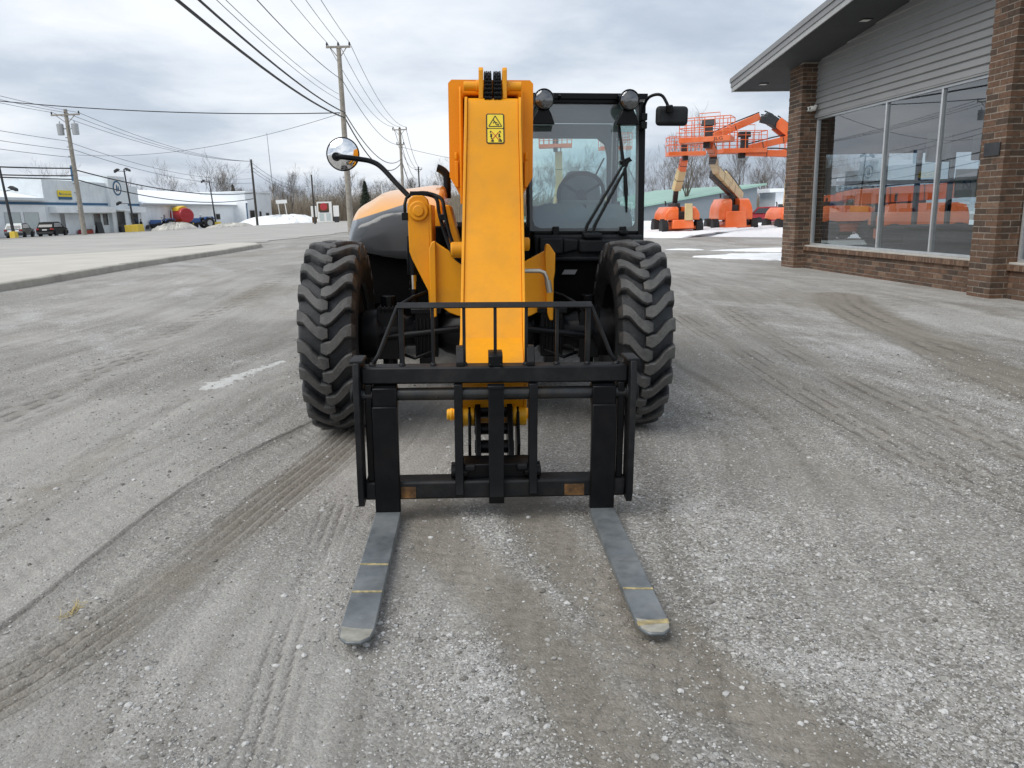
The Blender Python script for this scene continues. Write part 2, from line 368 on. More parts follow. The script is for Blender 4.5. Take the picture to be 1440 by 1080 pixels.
TRACKS = [  # centre line, half width, ribs, mud, depth
    ([(-1.95, 1.4), (-1.60, 2.1), (-1.46, 2.5), (-1.28, 3.4), (-1.10, 4.7), (-1.04, 5.4)], .13, 5, .75, .007),
    ([(-.66, 1.4), (-.69, 1.85), (-.77, 2.43), (-.84, 3.2), (-.88, 3.7)], .07, 3, .15, .005),
    ([(-2.0, 1.6), (-1.84, 2.4), (-1.80, 3.0), (-1.76, 3.9), (-1.58, 4.8), (-1.36, 5.6), (-1.2, 7.)], .015, 1, .1, .014),
    ([(-1.60, 2.2), (-1.66, 3.0), (-1.6, 4.2), (-1.42, 5.2), (-1.3, 6.)], .10, 0, .0, .006),
    ([(-2.2, 1.8), (-2.1, 2.8), (-2.0, 4.2), (-1.75, 5.6), (-1.6, 7.)], .12, 0, .1, .005),
    ([(-3.3, 2.6), (-3.6, 5.), (-3.9, 7.5), (-4.4, 11.), (-5.4, 20.)], .16, 3, .3, .006),
    ([(-2.35, 2.8), (-2.5, 4.3), (-2.58, 5.5), (-2.6, 6.6), (-2.5, 9.)], .10, 3, .25, .005),
    ([(-.46, 3.8), (-.30, 3.2), (-.04, 2.75), (.16, 2.2), (.30, 1.8), (.4, 1.4)], .15, 0, .95, .006),
    ([(.05, 3.8), (.22, 3.1), (.38, 2.7), (.58, 2.34), (.86, 1.85), (1.05, 1.4)], .15, 0, 1.0, .007),
    ([(.30, 2.45), (.46, 2.22), (.60, 2.05)], .10, 0, .8, .004),
    ([(5.9, 14.), (5.3, 12.2), (4.75, 9.), (4.45, 6.6), (4.4, 5.)], .34, 3, .8, .008),
    ([(3.3, 12.), (3.13, 9.9), (3.0, 7.5), (3.0, 6.), (3.15, 4.5), (3.4, 3.)], .20, 3, .55, .006),
    ([(2.45, 11.), (2.43, 9.), (2.42, 6.), (2.6, 4.), (2.9, 2.6)], .22, 4, .5, .005),
    ([(2.0, 12.), (1.9, 8.), (1.8, 5.5), (1.75, 4.)], .3, 0, .45, .004),
]
RUTS = [smooth_poly(t[0]) for t in TRACKS]
def bands(X, Y):
    dirt = np.zeros(X.shape); h = np.zeros(X.shape); dark = np.zeros(X.shape)
    n = vnoise(X * 2.2, Y * 1.4, 77)
    for (c, w, ribs, mud, dep), pts in zip(TRACKS, RUTS):
        x0 = min(p[0] for p in pts) - .6; x1 = max(p[0] for p in pts) + .6; y0 = min(p[1] for p in pts); y1 = max(p[1] for p in pts) + .4
        sel = (X > x0) & (X < x1) & (Y > y0 - .4) & (Y < y1)
        if not sel.any(): continue
        D, Sd, Lg = polydist(X[sel], Y[sel], pts); ns = n[sel]
        m = 1 / (1 + np.exp((D - w * (.8 + .5 * ns)) / (.18 * w + .006)))
        dirt[sel] = np.maximum(dirt[sel], m * mud)
        prof = -m * dep * .6
        if ribs > 1: prof += m * dep * .9 * np.maximum(np.cos(Sd / w * math.pi * ribs), -.4) * np.clip(ns * 2.4 - .35, 0, 1)
        elif ribs == 0 and dep: prof += m * dep * .55 * np.sign(np.sin((Lg * 1. + np.abs(Sd) * .8) * 60)) * np.clip(ns * 2. - .4, 0, 1)
        else:
            dark[sel] = np.maximum(dark[sel], m * 1. * np.clip(ns * 2 - .1, 0, 1))
        prof += dep * .7 * np.exp(-((D - w * 1.25) / (.25 * w + .01)) ** 2)
        h[sel] += prof
        if ribs > 1: dark[sel] = np.maximum(dark[sel], m * 1. * (np.cos(Sd / w * math.pi * ribs) < -.80) * np.clip(ns * 2. - .3, 0, 1))
    return dirt, h, dark
def palefield(X, Y):
    p = fbm(X * 1.1 + 3, Y * .55, 31, 4)
    u = X * .80 + Y * .6; v = -X * .6 + Y * .8
    st = fbm(u * 2.6 + 9, v * .5, 41, 4)
    p = np.clip((p - .42) * 2.2, 0, 1) * .55 + np.clip((st - .45) * 3., 0, 1) * .55
    p = p + .25 * np.clip((X - .4) / 2., 0, 1) + .30 * np.clip((Y - 6) / 8, 0, 1) * (X > 2.) + .25 * np.clip((-X - 4) / 4, 0, 1)
    for (cx, cy, sx, sy, a) in ((.62, 2.33, .10, .16, .9), (.36, 2.95, .10, .13, .8), (1.05, 2.3, .32, .12, .6), (.2, 2.7, .09, .3, .6), (-.08, 2.35, .08, .3, .55), (.95, 3.1, .25, .6, .35), (6.4, 10., 1.6, 3., .5), (3.8, 5.2, .5, 1.6, .5), (2.7, 4.2, .5, .5, .35)):
        p = p + a * np.exp(-((X - cx) / sx) ** 2 - ((Y - cy) / sy) ** 2)
    return np.clip(p, 0, 1.2)
def grow(a, b, s0, k):
    o = [a]
    while o[-1] < b: o.append(o[-1] + max(s0, k * abs(o[-1])))
    return o
def make_ground():
    xr = grow(0, 2.3, .0095, 0); xr += grow(xr[-1] + .012, 12, .012, .011)[0:]; xr += grow(xr[-1] * 1.03, 700, .3, .06)
    xs = np.array([-v for v in xr[:0:-1]] + xr); xs = np.unique(np.concatenate([xs, [-10.5, -38, -48, -54]]))
    ys = np.array([-90, -40, -15, -5, -1, .3, .9] + grow(1.2, 24, .006, .0042) + grow(24.3, 900, .3, .03))
    X, Y = np.meshgrid(xs, ys); nx, ny = len(xs), len(ys)
    Z = np.interp(X, GX, GZ)
    fade = np.clip(1.5 - Y / 16, 0, 1) * np.clip(1.4 - np.abs(X) / 9, 0, 1)
    dirt, h, dark = bands(X, Y); pale = palefield(X, Y)
    Z = Z + fade * ((fbm(X * .8, Y * .8, 3, 3) - .5) * .03 + (fbm(X * 9, Y * 9, 5, 3) - .5) * .007 + (vnoise(X * 45, Y * 45, 9) - .5) * .003 * (pale + .3)) + h * np.clip(fade * 2, 0, 1)
    dirt = np.clip(dirt + np.clip((fbm(X * .45 + 4, Y * .22, 51, 4) - .52) * 3., 0, .55) * (np.abs(X) < 14), 0, 1)
    pale = pale * (1 - .75 * dirt)
    # muddy ring where the front wheels stand, shade-free
    me = bpy.data.meshes.new('ground'); nv = nx * ny
    me.vertices.add(nv); me.vertices.foreach_set('co', np.stack([X, Y, Z], -1).astype(np.float32).ravel())
    i, j = np.meshgrid(np.arange(nx - 1), np.arange(ny - 1)); a = (j * nx + i).ravel()
    q = np.stack([a, a + 1, a + nx + 1, a + nx], -1).astype(np.int32); nf = len(q)
    me.loops.add(nf * 4); me.loops.foreach_set('vertex_index', q.ravel()); me.polygons.add(nf)
    me.polygons.foreach_set('loop_start', np.arange(nf, dtype=np.int32) * 4)
    wx = X + .22 * np.sin(Y * .5 + X * .4 + 1.) + .5 * np.clip(-X - 1, 0, 3) * (Y - 3) * .05 + .5 * (fbm(X * .6, Y * .4, 91, 3) - .5)
    stk = .5 + (fbm(wx * 9 + 2, Y * .35, 61, 3) - .5) * .62 + (fbm(wx * 28 + 5, Y * .6, 67, 2) - .5) * .30 * np.clip(1.6 - Y / 7, 0, 1)
    stk = .5 + (stk - .5) * np.clip(1.15 - Y / 40, .45, 1)
    D1, _, _ = polydist(X, Y, [(-2.56, 6.45), (-2.50, 6.9), (-2.40, 7.3), (-2.32, 7.62)]); D2, _, _ = polydist(X, Y, [(-3.0, 7.58), (-2.7, 7.6), (-2.45, 7.66)])
    slush = np.clip(1.0 - D1 / (.10 + .16 * np.clip((7.3 - Y) / .8, 0, 1)), 0, 1) + np.clip(.8 - D2 / .07, 0, 1) * .8
    silt = np.clip(.85 - (X + .55) * 1.3, 0, 1) * np.clip(.55 + (fbm(X * 1.3, Y * .6, 71, 4) - .45) * 3.2, .1, 1); silt = np.maximum(silt, .75 * np.clip((Y - 7) / 10, 0, 1) * (X > 0))
    for n, A in (('dirt', dirt), ('pale', pale), ('dark', dark), ('streak', stk), ('slush', slush), ('silt', silt)):
        me.attributes.new(n, 'FLOAT', 'POINT').data.foreach_set('value', A.astype(np.float32).ravel())
    me.materials.append(M['ground']); me.update(calc_edges=True)
    me.polygons.foreach_set('use_smooth', np.ones(nf, bool))
    o = bpy.data.objects.new('ground', me); COL.objects.link(o); tag(o, kind='structure')
make_ground()

def scatter_stones():
    ico = [(0, 0, 1), (.9, 0, .3), (.28, .85, .3), (-.72, .52, .3), (-.72, -.52, .3), (.28, -.85, .3), (.72, .52, -.4), (-.28, .85, -.4), (-.9, 0, -.4), (-.28, -.85, -.4), (.72, -.52, -.4)]
    F = [(0, 1, 2), (0, 2, 3), (0, 3, 4), (0, 4, 5), (0, 5, 1), (1, 6, 2), (2, 7, 3), (3, 8, 4), (4, 9, 5), (5, 10, 1), (2, 6, 7), (3, 7, 8), (4, 8, 9), (5, 9, 10), (1, 10, 6)]
    ico = np.array(ico); F = np.array(F)
    n = 300000; y = 1.5 + 6.5 * RNG.random(n) ** 1.9; x = (RNG.random(n) * 2 - 1) * (.6 + y * .74)
    dirt, h, dark = bands(x, y); pale = palefield(x, y)
    w = np.clip(pale * .85 + .14, 0.1, 1) ** 1.4 * (1 - .85 * dirt)
    k = RNG.random(n) < w * np.clip(1.25 - (y - 1.5) / 9, .2, 1); x, y = x[k][:80000], y[k][:80000]; n = len(x)
    r = .0019 + .0034 * RNG.random(n) ** 2.2 + (RNG.random(n) < .05) * RNG.random(n) * .0085; r *= (1 + .06 * (y - 1.5))
    dirt, h, dark = bands(x, y)
    z = (fbm(x * .8, y * .8, 3, 3) - .5) * .03 + (fbm(x * 9, y * 9, 5, 3) - .5) * .007 + h
    th = RNG.random(n) * 6.28; sc = np.stack([.8 + .6 * RNG.random(n), .7 + .5 * RNG.random(n), .5 + .35 * RNG.random(n)], -1)
    V = ico[None] * (1 + .5 * (RNG.random((n, 11, 3)) - .5)) * sc[:, None] * r[:, None, None]
    c, s = np.cos(th)[:, None], np.sin(th)[:, None]
    P = np.stack([V[..., 0] * c - V[..., 1] * s + x[:, None], V[..., 0] * s + V[..., 1] * c + y[:, None], V[..., 2] + (z + r * .15)[:, None]], -1)
    fi = (F[None] + (np.arange(n) * 11)[:, None, None]).reshape(-1, 3).astype(np.int32); nf = len(fi)
    me = bpy.data.meshes.new('gravel'); me.vertices.add(n * 11); me.vertices.foreach_set('co', P.astype(np.float32).ravel())
    me.loops.add(nf * 3); me.loops.foreach_set('vertex_index', fi.ravel()); me.polygons.add(nf); me.polygons.foreach_set('loop_start', np.arange(nf, dtype=np.int32) * 3)
    for q in ('stone_l', 'stone_m', 'stone_d'): me.materials.append(M[q])
    me.polygons.foreach_set('use_smooth', np.zeros(nf, bool))
    mi = np.searchsorted([.30, .84], RNG.random(n)); me.polygons.foreach_set('material_index', np.repeat(mi, len(F)).astype(np.int32)); me.update(calc_edges=True)
    o = bpy.data.objects.new('gravel', me); COL.objects.link(o); tag(o, 'loose pale limestone chips strewn over the lot in front of the forks', 'gravel', kind='stuff')
scatter_stones()

# ------------------------------------------------------------------ apron island, kerb, road, snow
ISL = [(-9.45, 4), (-9.6, 14.5), (-9.8, 17.5), (-10.1, 21.4), (-10.25, 26.7), (-10.5, 31.5), (-10.75, 33.6), (-11.2, 34.8), (-12.0, 35.6), (-13.2, 36.4)]
def island():
    kp = smooth_poly(ISL, 4)
    out = smooth_poly([(-24., 4), (-22., 14.5), (-20.2, 20), (-17.8, 26.7), (-15.4, 31), (-14.3, 34), (-13.6, 36.4)], 6)
    mb = MB(); kb = MB(); n = len(kp)
    def nrm(i):
        a, b = Vector(kp[max(i - 1, 0)]), Vector(kp[min(i + 1, n - 1)]); d = (b - a).normalized(); return Vector((d.y, -d.x))
    for i in range(n - 1):
        secs = []
        for k in (i, i + 1):
            p = Vector(kp[k]); q = nrm(k); z = gz(p.x); f = .15 * min(1, (n - 1 - k) / 5 + .25) + random.uniform(-.006, .006)
            P = lambda o, h: (p.x - q.x * o, p.y - q.y * o, z + h)
            secs.append([P(-.02, -.15), P(-.005, f - .02), P(.015, f), P(.17, f + .004), P(.17, -.15)])
        kb.loft(secs)
    ko = kb.build('kerb', M['kerb'], smooth=30); tag(ko, kind='structure')
    secs = []
    for i in range(n):
        p = Vector(kp[i]); q = nrm(i); a = p - q * .172; b = Vector(out[min(len(out) - 1, int(i * (len(out) - 1) / (n - 1) + .5))]); f = .15 * min(1, (n - 1 - i) / 5 + .25)
        row = []
        for t in (0, .15, .3, .5, .7, .85, 1):
            w = a.lerp(b, t); row.append((w.x, w.y, gz(w.x) + (f - .002) * (1 - t) + .03 * t + .03 * math.sin(t * 3.14)))
        secs.append(row)
    mb.loft(secs, closed=False); tag(mb.build('pavement', M['conc']), kind='structure')
    rd = MB(); secs = []
    for y in list(range(-40, 36, 10)) + list(np.arange(36, 120, 1.5)) + list(range(120, 430, 10)):
        jx = random.uniform(-.5, .5)
        xo = lambda x: x - max(0, y - 60) * .045
        secs.append([(xo(x), y, gz(x) + .02) for x in (-34.5, -30, -26, -22, -19, -15, -12.7 + jx)] if y > 38 else [(x, y, gz(x) + .02) for x in (-34.5, -30, -27, -25, -22.5, -20.5, -14.6 - max(0, 34 - y) * .2)])
    rd.loft(secs, closed=False); tag(rd.build('road', M['road']), kind='structure')
    # thin worn lane line
island()
def snow_patch(name, pts, z0, h, label, m='snow', base=None, rough=.25):
    """irregular mound: rim polygon, rising towards its middle"""
    c = Vector((sum(p[0] for p in pts) / len(pts), sum(p[1] for p in pts) / len(pts)))
    rim = smooth_poly(list(pts) + [pts[0]], 22)[:-1]; nr = len(rim); w_ = [0.] * nr
    for o_ in (5, 11, 23, 47):
        ph = random.random() * 6.28
        for i in range(nr): w_[i] += math.sin(i / nr * 6.283 * o_ + ph + 2 * math.sin(i * .05 * o_)) * .55 / o_ ** .5
    rim = [tuple(c + (Vector(p) - c) * (1 + rough * w * .5)) for p, w in zip(rim, w_)]
    mb = MB(); secs = []
    for t, zz in ((1., 0.), (.965, .22), (.9, .4), (.75, .68), (.55, .88), (.3, 1.), (.08, 1.02)):
        row = []
        for i, p in enumerate(rim):
            j = 1 + rough * (.5 - random.random()) * .06
            v = c + (Vector(p) - c) * t * j
            row.append((v.x, v.y, gz(v.x) + z0 - (.02 if t == 1 else 0) + h * zz * (1 + .5 * (random.random() - .5))))
        secs.append(row)
    mb.loft(secs); o = mb.build(name, M[m], smooth=60); tag(o, label, 'snow', kind='stuff'); return o
snow_patch('snow_patch', [(6.1, 26.2), (6.9, 25.1), (8.0, 24.2), (9.5, 23.6), (12, 24), (14, 26), (12.5, 28), (9.5, 28.2), (7.8, 27.6)], .01, .07, 'long patch of old snow on the gravel beside the brick corner pier', rough=.5)
snow_patch('snow_patch', [(7.9, 30.4), (9.5, 29.5), (13, 29.5), (15, 31), (13, 32.8), (10, 32)], .01, .06, 'thin snow strip lying beyond the long snow patch', rough=.5)
snow_patch('snow_patch', [(6.1, 31.3), (7.1, 30.8), (7.6, 31.1), (6.9, 31.7)], .0, .04, 'small snow scrap on the gravel beside the right front tyre', rough=.4)
snow_patch('snow_field', [(5, 50), (9, 45.5), (12, 48.0), (17, 46.5), (30, 44), (60, 50), (95, 75), (90, 110), (40, 118), (10, 112), (4, 85)], .0, .55, 'broad snow field under and behind the orange boom lifts', rough=.04)
snow_patch('snow_bank', [(-52, 146), (-46, 141), (-39, 139), (-35, 143), (-37, 152), (-46, 155)], -.1, 1.5, 'white ploughed snow bank beside the grey pickup', rough=.2)
snow_patch('snow_bank', [(-51.2, 112), (-49, 110.5), (-47, 113), (-46.6, 117), (-48.5, 119), (-50.6, 117)], -.1, .95, 'dirty snow heap in front of the blue utility tractor', 'dirtysnow', rough=.3)
snow_patch('snow_bank', [(-50.5, 130), (-48, 128), (-46, 134), (-46, 141), (-48.5, 141)], -.1, .65, 'low dirty snow heap by the far yellow lamp base', 'dirtysnow', rough=.3)
snow_patch('snow_bank', [(-26, 134), (-23, 133), (-20, 138), (-23, 141)], -.1, .55, 'low snow ridge along the far road edge behind the wooden pole', rough=.3)

# ------------------------------------------------------------------ telehandler
T = thing('telehandler', (-.18, 5.3, 0), R(3.1), 'amber and black telehandler with lowered boom and empty pallet forks, facing forward', 'telehandler', lean=False)
RW = .64
def crown(x): return .575 - .02 * (abs(x) / .18) ** 2 - (.06 * max(0, (abs(x) - .165) / .035) ** 1.5)
def make_tyre(parent):
    mb = MB(); prof = [(-.15, .335), (-.185, .36), (-.203, .42), (-.207, .48), (-.198, .53), (-.178, .562), (-.14, .578), (-.07, .586), (0, .588)]
    prof = prof + [(-a, r) for a, r in prof[-2::-1]]
    n = 88; mb.lathe(prof, 'x', n=n); wear = [0.12 + .1 * random.random() for _ in mb.v]
    N = 22
    for side in (1, -1):
        for k in range(N):
            th0 = 2 * math.pi * (k + (.5 if side < 0 else 0)) / N; secs = []
            ks = [-.025, .012, .045, .08, .112, .142, .17, .188, .203]
            jit = random.uniform(-.004, .004)
            for i, x in enumerate(ks):
                t = max(0, min(1, (x - .02) / .15)); off = -.062 + .112 * (t * t * (3 - 2 * t)) + jit
                hb = .052 - .010 * (i == 0) + .003 * math.sin(i * 2.1); ht = hb - .014
                top = RW + .002 - .016 * (x / .19) ** 2
                if x > .18: top -= .014 * (x - .18) / .023 + (.05 if i == len(ks) - 1 else 0)
                base = crown(x) - .012 if x < .2 else .50
                if i in (0,): top -= .012
                q = []
                for d, r, wv in ((-hb, base, .1), (-ht - .005, top - .012, .5), (-ht + .006, top, .95), (ht - .006, top, .95), (ht + .005, top - .012, .5), (hb, base, .1)):
                    a = th0 + (off + d) / RW; q.append((side * x, -r * math.cos(a), r * math.sin(a))); wear.append(wv * random.uniform(.7, 1.1))
                secs.append(q)
            mb.loft(secs)
    mb.wear = wear
    return mb.build('tyre', M['tyre'], parent, smooth=28)
def make_rim(parent):
    mb = MB(); mb.lathe([(-.16, .30), (-.165, .345), (-.15, .352), (-.10, .325), (.02, .31), (.10, .325), (.15, .352), (.165, .345), (.16, .30), (.05, .285), (.03, .12), (-.03, .12), (-.02, .285)], 'x', n=40)
    for k in range(10):
        a = k * math.pi / 5; mb.tube([(.02, .19 * math.cos(a), .19 * math.sin(a)), (.075, .19 * math.cos(a), .19 * math.sin(a))], .016, 6)
    return mb.build('rim', M['black'], parent, bevel=.004)
first = None
for (x, y, rz) in ((1.0, 0, 0), (-.992, 0, math.pi), (1.0, 3.0, 0), (-.992, 3.0, math.pi)):
    if first is None:
        w = thing('wheel', (0, 0, 0), 0, lean=False); w.parent = T; make_tyre(w); make_rim(w); first = w
    else: w = copy_tree(first, T)
    w.location = (x, y, RW - .012); w.scale = (.87, 1, 1)
    # mirrored tread: turn the wheel round and roll it so that the lugs keep pointing down at the front
    w.rotation_euler = (R(7 + 19 * (x < 0) + 5 * y), 0, 0)

# chassis and axle
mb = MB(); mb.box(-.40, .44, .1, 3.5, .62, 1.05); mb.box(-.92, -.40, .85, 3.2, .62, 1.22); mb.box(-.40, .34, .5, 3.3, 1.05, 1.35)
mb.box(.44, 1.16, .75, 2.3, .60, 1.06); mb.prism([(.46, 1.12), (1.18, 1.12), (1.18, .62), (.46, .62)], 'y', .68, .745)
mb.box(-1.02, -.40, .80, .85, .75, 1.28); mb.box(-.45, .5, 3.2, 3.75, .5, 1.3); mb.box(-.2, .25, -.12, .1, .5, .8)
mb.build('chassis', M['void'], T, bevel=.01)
mb = MB()
mb.lathe([(-.80, .10), (-.74, .13), (-.60, .13), (-.56, .105), (-.36, .105), (-.30, .15), (-.16, .19), (-.02, .205), (.12, .19), (.28, .15), (.34, .105), (.54, .105), (.60, .13), (.74, .13), (.80, .10)], 'x', (.02, 0, .655), 20)
for x in (-.40, .44):
    mb.box(x - .075, x + .075, -.16, .1, .50, .80)
    for k in range(6): mb.box(x - .066 + k * .024, x - .054 + k * .024, -.178, -.155, .53, .76)
    mb.box(x - .10, x + .10, -.19, .1, .795, .83); mb.box(x - .05, x + .05, -.17, -.1, .44, .50)
for s in (-1, 1):
    x = .02 + s * .68
    mb.box(x - .07, x + .07, -.12, .12, .48, .83); mb.tube([(x, -.02, .40), (x, -.02, .90)], .05, 10); mb.tube([(.02 + s * .2, -.2, .70), (x, -.17, .64)], .022, 8)
    mb.lathe([(-.10, .12), (-.05, .165), (.05, .17), (.10, .13)], 'x', (.02 + s * .80, 0, .64), 20)
    for k in range(5): mb.box(.02 + s * (.30 + .05 * k) - .008, .02 + s * (.30 + .05 * k) + .008, -.125, .0, .58, .74)
    mb.tube([(.02 + s * .62, -.1, .78), (.02 + s * .58, -.16, .86), (.02 + s * .50, -.1, .90), (.02 + s * .42, 0, .92)], .014, 6)
    mb.tube([(.02 + s * .60, -.12, .52), (.02 + s * .5, -.2, .50), (.02 + s * .36, -.16, .55)], .012, 6)
    for k in range(4): mb.tube([(x - .04 + .027 * k, -.14, .8), (x - .04 + .027 * k, -.14, .845)], .009, 6)
mb.build('front_axle', M['black'], T, bevel=.008)
mb = MB(); mb.lathe([(-.8, .1), (-.3, .1), (0, .2), (.3, .1), (.8, .1)], 'x', (.0, 3.0, .655), 16); mb.build('rear_axle', M['void'], T)
# lift plates
def plate(poly, y0, y1, m, name='mast_plate', bev=.006, extra=None):
    q = MB(); q.prism(poly, 'y', y0, y1)
    if extra: extra(q)
    return q.build(name, m, T, bevel=bev)
def bossy(q):
    q.lathe([(-.018, .0), (-.016, .062), (0, .066), (.03, .066)], 'y', (-.435, -.125, 1.46), 28); q.lathe([(-.03, .0), (-.028, .036), (-.014, .038)], 'y', (-.435, -.125, 1.46), 24)
    q.box(-.372, -.352, -.118, .45, .98, 1.50)
plate([(-.508, 1.49), (-.495, 1.535), (-.465, 1.558), (-.405, 1.558), (-.378, 1.535), (-.366, 1.49), (-.366, .78), (-.378, .78), (-.384, .94), (-.486, 1.15), (-.502, 1.20)], -.12, .0, M['yellow'], 'lift_arm', .008, bossy)
def lflange(q): q.prism([(-.369, 1.225), (-.35, 1.265), (-.328, 1.27), (-.328, .78), (-.369, .76)], 'y', -.20, -.13)
plate([(-.35, 1.25), (-.33, 1.262), (-.13, 1.13), (-.13, .76), (-.20, .78), (-.25, .80), (-.30, .84), (-.35, .80)], -.155, -.10, M['yellow'], 'front_panel', .006, lflange)
def rflange(q): q.prism([(.385, 1.20), (.392, 1.245), (.41, 1.25), (.452, 1.19), (.452, 1.07), (.444, 1.02), (.444, .75), (.42, .75), (.405, .80)], 'y', -.21, -.13)
plate([(.14, 1.07), (.385, 1.20), (.40, 1.20), (.42, .80), (.36, .805), (.30, .775), (.24, .755), (.14, .74)], -.155, -.10, M['yellow'], 'front_panel', .006, rflange)
mb = MB(); mb.box(.17, .215, -.16, -.1555, .80, 1.01); mb.build('panel_slot', M['void'], T)
mb = MB(); mb.box(-.145, -.13, -.16, -.1556, .84, 1.02); mb.build('panel_slot', M['void'], T)
mb = MB(); mb.tube([(.20, -.40, 1.09), (.335, -.40, 1.09), (.362, -.40, 1.078), (.376, -.40, 1.05), (.385, -.40, 1.01)], .0135, 10); mb.tube([(.384, -.40, 1.03), (.398, -.40, .955)], .02, 10); mb.build('handle', M['zinc'], T)
mb = MB(); mb.tube([(-.49, -.02, 1.04), (-.49, -.02, 1.30)], .038, 12, 0); mb.tube([(-.49, -.02, .94), (-.49, -.02, 1.04)], .024, 12, 1); mb.tube([(-.49, -.02, .78), (-.49, -.02, .945)], .03, 12, 0); mb.build('hydraulic_ram', [M['black'], M['chrome']], T)
# hoses
def hoses(sets, r=.012, name='hydraulic_hose', m='black'):
    q = MB()
    for p in sets: q.tube([(*a, 0)[:3] for a in smooth3(p)], r, 7)
    return q.build(name, M[m], T)
def smooth3(p, n=6):
    p = [Vector(q) for q in p]; out = []
    for i in range(len(p) - 1):
        a, b, c, d = p[max(i - 1, 0)], p[i], p[i + 1], p[min(i + 2, len(p) - 1)]
        for k in range(n):
            t = k / n; out.append(.5 * ((2 * b) + (c - a) * t + (2 * a - 5 * b + 4 * c - d) * t * t + (3 * b - a - 3 * c + d) * t ** 3))
    return out + [p[-1]]
hoses([[(-.47, -.08, 1.57), (-.40, -.09, 1.575), (-.33, -.10, 1.56), (-.28, -.14, 1.53), (-.265, -.18, 1.46), (-.235, -.22, 1.32), (-.19, -.28, 1.20), (-.145, -.3, 1.15)],
       [(-.46, -.06, 1.575), (-.36, -.07, 1.56), (-.315, -.12, 1.53), (-.30, -.16, 1.44), (-.26, -.2, 1.30), (-.21, -.26, 1.18), (-.15, -.28, 1.13)]])
mb = MB(); mb.box(-.49, -.37, -.10, -.02, 1.556, 1.585); mb.tube([(-.49, -.06, 1.56), (-.515, -.08, 1.54), (-.525, -.1, 1.50), (-.525, -.1, 1.44)], .011, 7); mb.box(-.545, -.505, -.125, -.08, 1.40, 1.45); mb.build('hose_guide', M['black'], T, bevel=.004); mb = MB(); mb.box(-.30, -.25, -.20, -.15, 1.40, 1.44); mb.build('hose_clamp', M['black'], T, bevel=.004)
mb = MB(); mb.tube([(-.14, -.35, 1.22), (-.215, -.35, 1.22), (-.225, -.35, 1.22)], [.05, .05, .042], 20); mb.build('pivot_pin', M['yellow'], T); mb = MB(); mb.tube([(.21, -.35, 1.255), (.265, -.35, 1.255), (.272, -.35, 1.255)], [.042, .042, .034], 20); mb.build('pivot_pin', M['yellow'], T)
mb = MB(); mb.prism([(-.28, 1.50), (-.24, 1.50), (-.13, 1.12), (-.22, 1.12)], 'y', .0, .9); mb.build('inner_guard', M['yellow'], T, bevel=.01)
# engine hood
def hood():
    def sec(y, zo, zi, xo, xi=-.30, low=.0):
        zt = zi; return [(xi, y, 1.02), (xi, y, zt - .05), (xi - .03, y, zt), (xi - .16, y, zt - .005), (xi - .30, y, zt - .03), (xo + .32, y, zt - .16 * (zt - zo)), (xo + .235, y, zt - .26 * (zt - zo)), (xo + .14, y, zt - .52 * (zt - zo)), (xo + .06, y, zo + .09), (xo + .02, y, zo), (xo, y, zo - .07), (xo + .0, y, 1.06 + low), (xo + .04, y, 1.02 + low)]
    secs = [sec(.70, 1.26, 1.475, -1.0, low=.14), sec(.74, 1.285, 1.50, -1.02, low=.14), sec(.95, 1.34, 1.575, -1.06, low=.12), sec(1.3, 1.40, 1.645, -1.09, low=.06), sec(1.8, 1.43, 1.695, -1.10), sec(2.3, 1.42, 1.70, -1.10), sec(2.75, 1.36, 1.66, -1.08), sec(2.85, 1.25, 1.55, -1.05)]
    mats = [1, 1, 1, 1, 1, 1, 0, 0, 0, 0, 0, 0, 0]
    q = MB(); q.loft(secs, mats=mats); q.m = [0] * len(q.m); o = q.build('engine_hood', M['hood'], T, smooth=50)
    s = o.modifiers.new('s', 'SUBSURF'); s.levels = s.render_levels = 2
hood()
mb = MB(); mb.tube(smooth3([(-.31, 2.2, 1.58), (-.31, 2.2, 1.76), (-.325, 2.2, 1.81), (-.37, 2.2, 1.845), (-.40, 2.2, 1.855)]), .036, 14); mb.build('exhaust_pipe', M['black'], T)
# round convex mirror
mr = MB(); mr.tube(smooth3([(-.505, .02, 1.555), (-.58, .06, 1.63), (-.69, .12, 1.745), (-.76, .14, 1.785), (-.84, .14, 1.80), (-.93, .12, 1.81), (-.99, .12, 1.815)]), .017, 10)
mr.lathe([(-.02, .0), (-.018, .026), (.015, .03), (.05, .024)], 'y', (-.99, .13, 1.815), 16)
mr = mr.build('round_mirror', M['black'], T)
q = MB(); c = (-.955, .20, 1.835)
q.lathe([(-.038, .0), (-.036, .03), (-.029, .06), (-.017, .088), (0, .108)], 'y', c, 40); g = q.build('mirror_glass', M['mirror'], mr, smooth=80); 
q = MB(); q.lathe([(-.004, .107), (-.005, .109), (.0, .112), (.03, .105), (.05, .05), (.05, .0)], 'y', c, 40); q.build('mirror_shell', M['black'], mr, smooth=60)
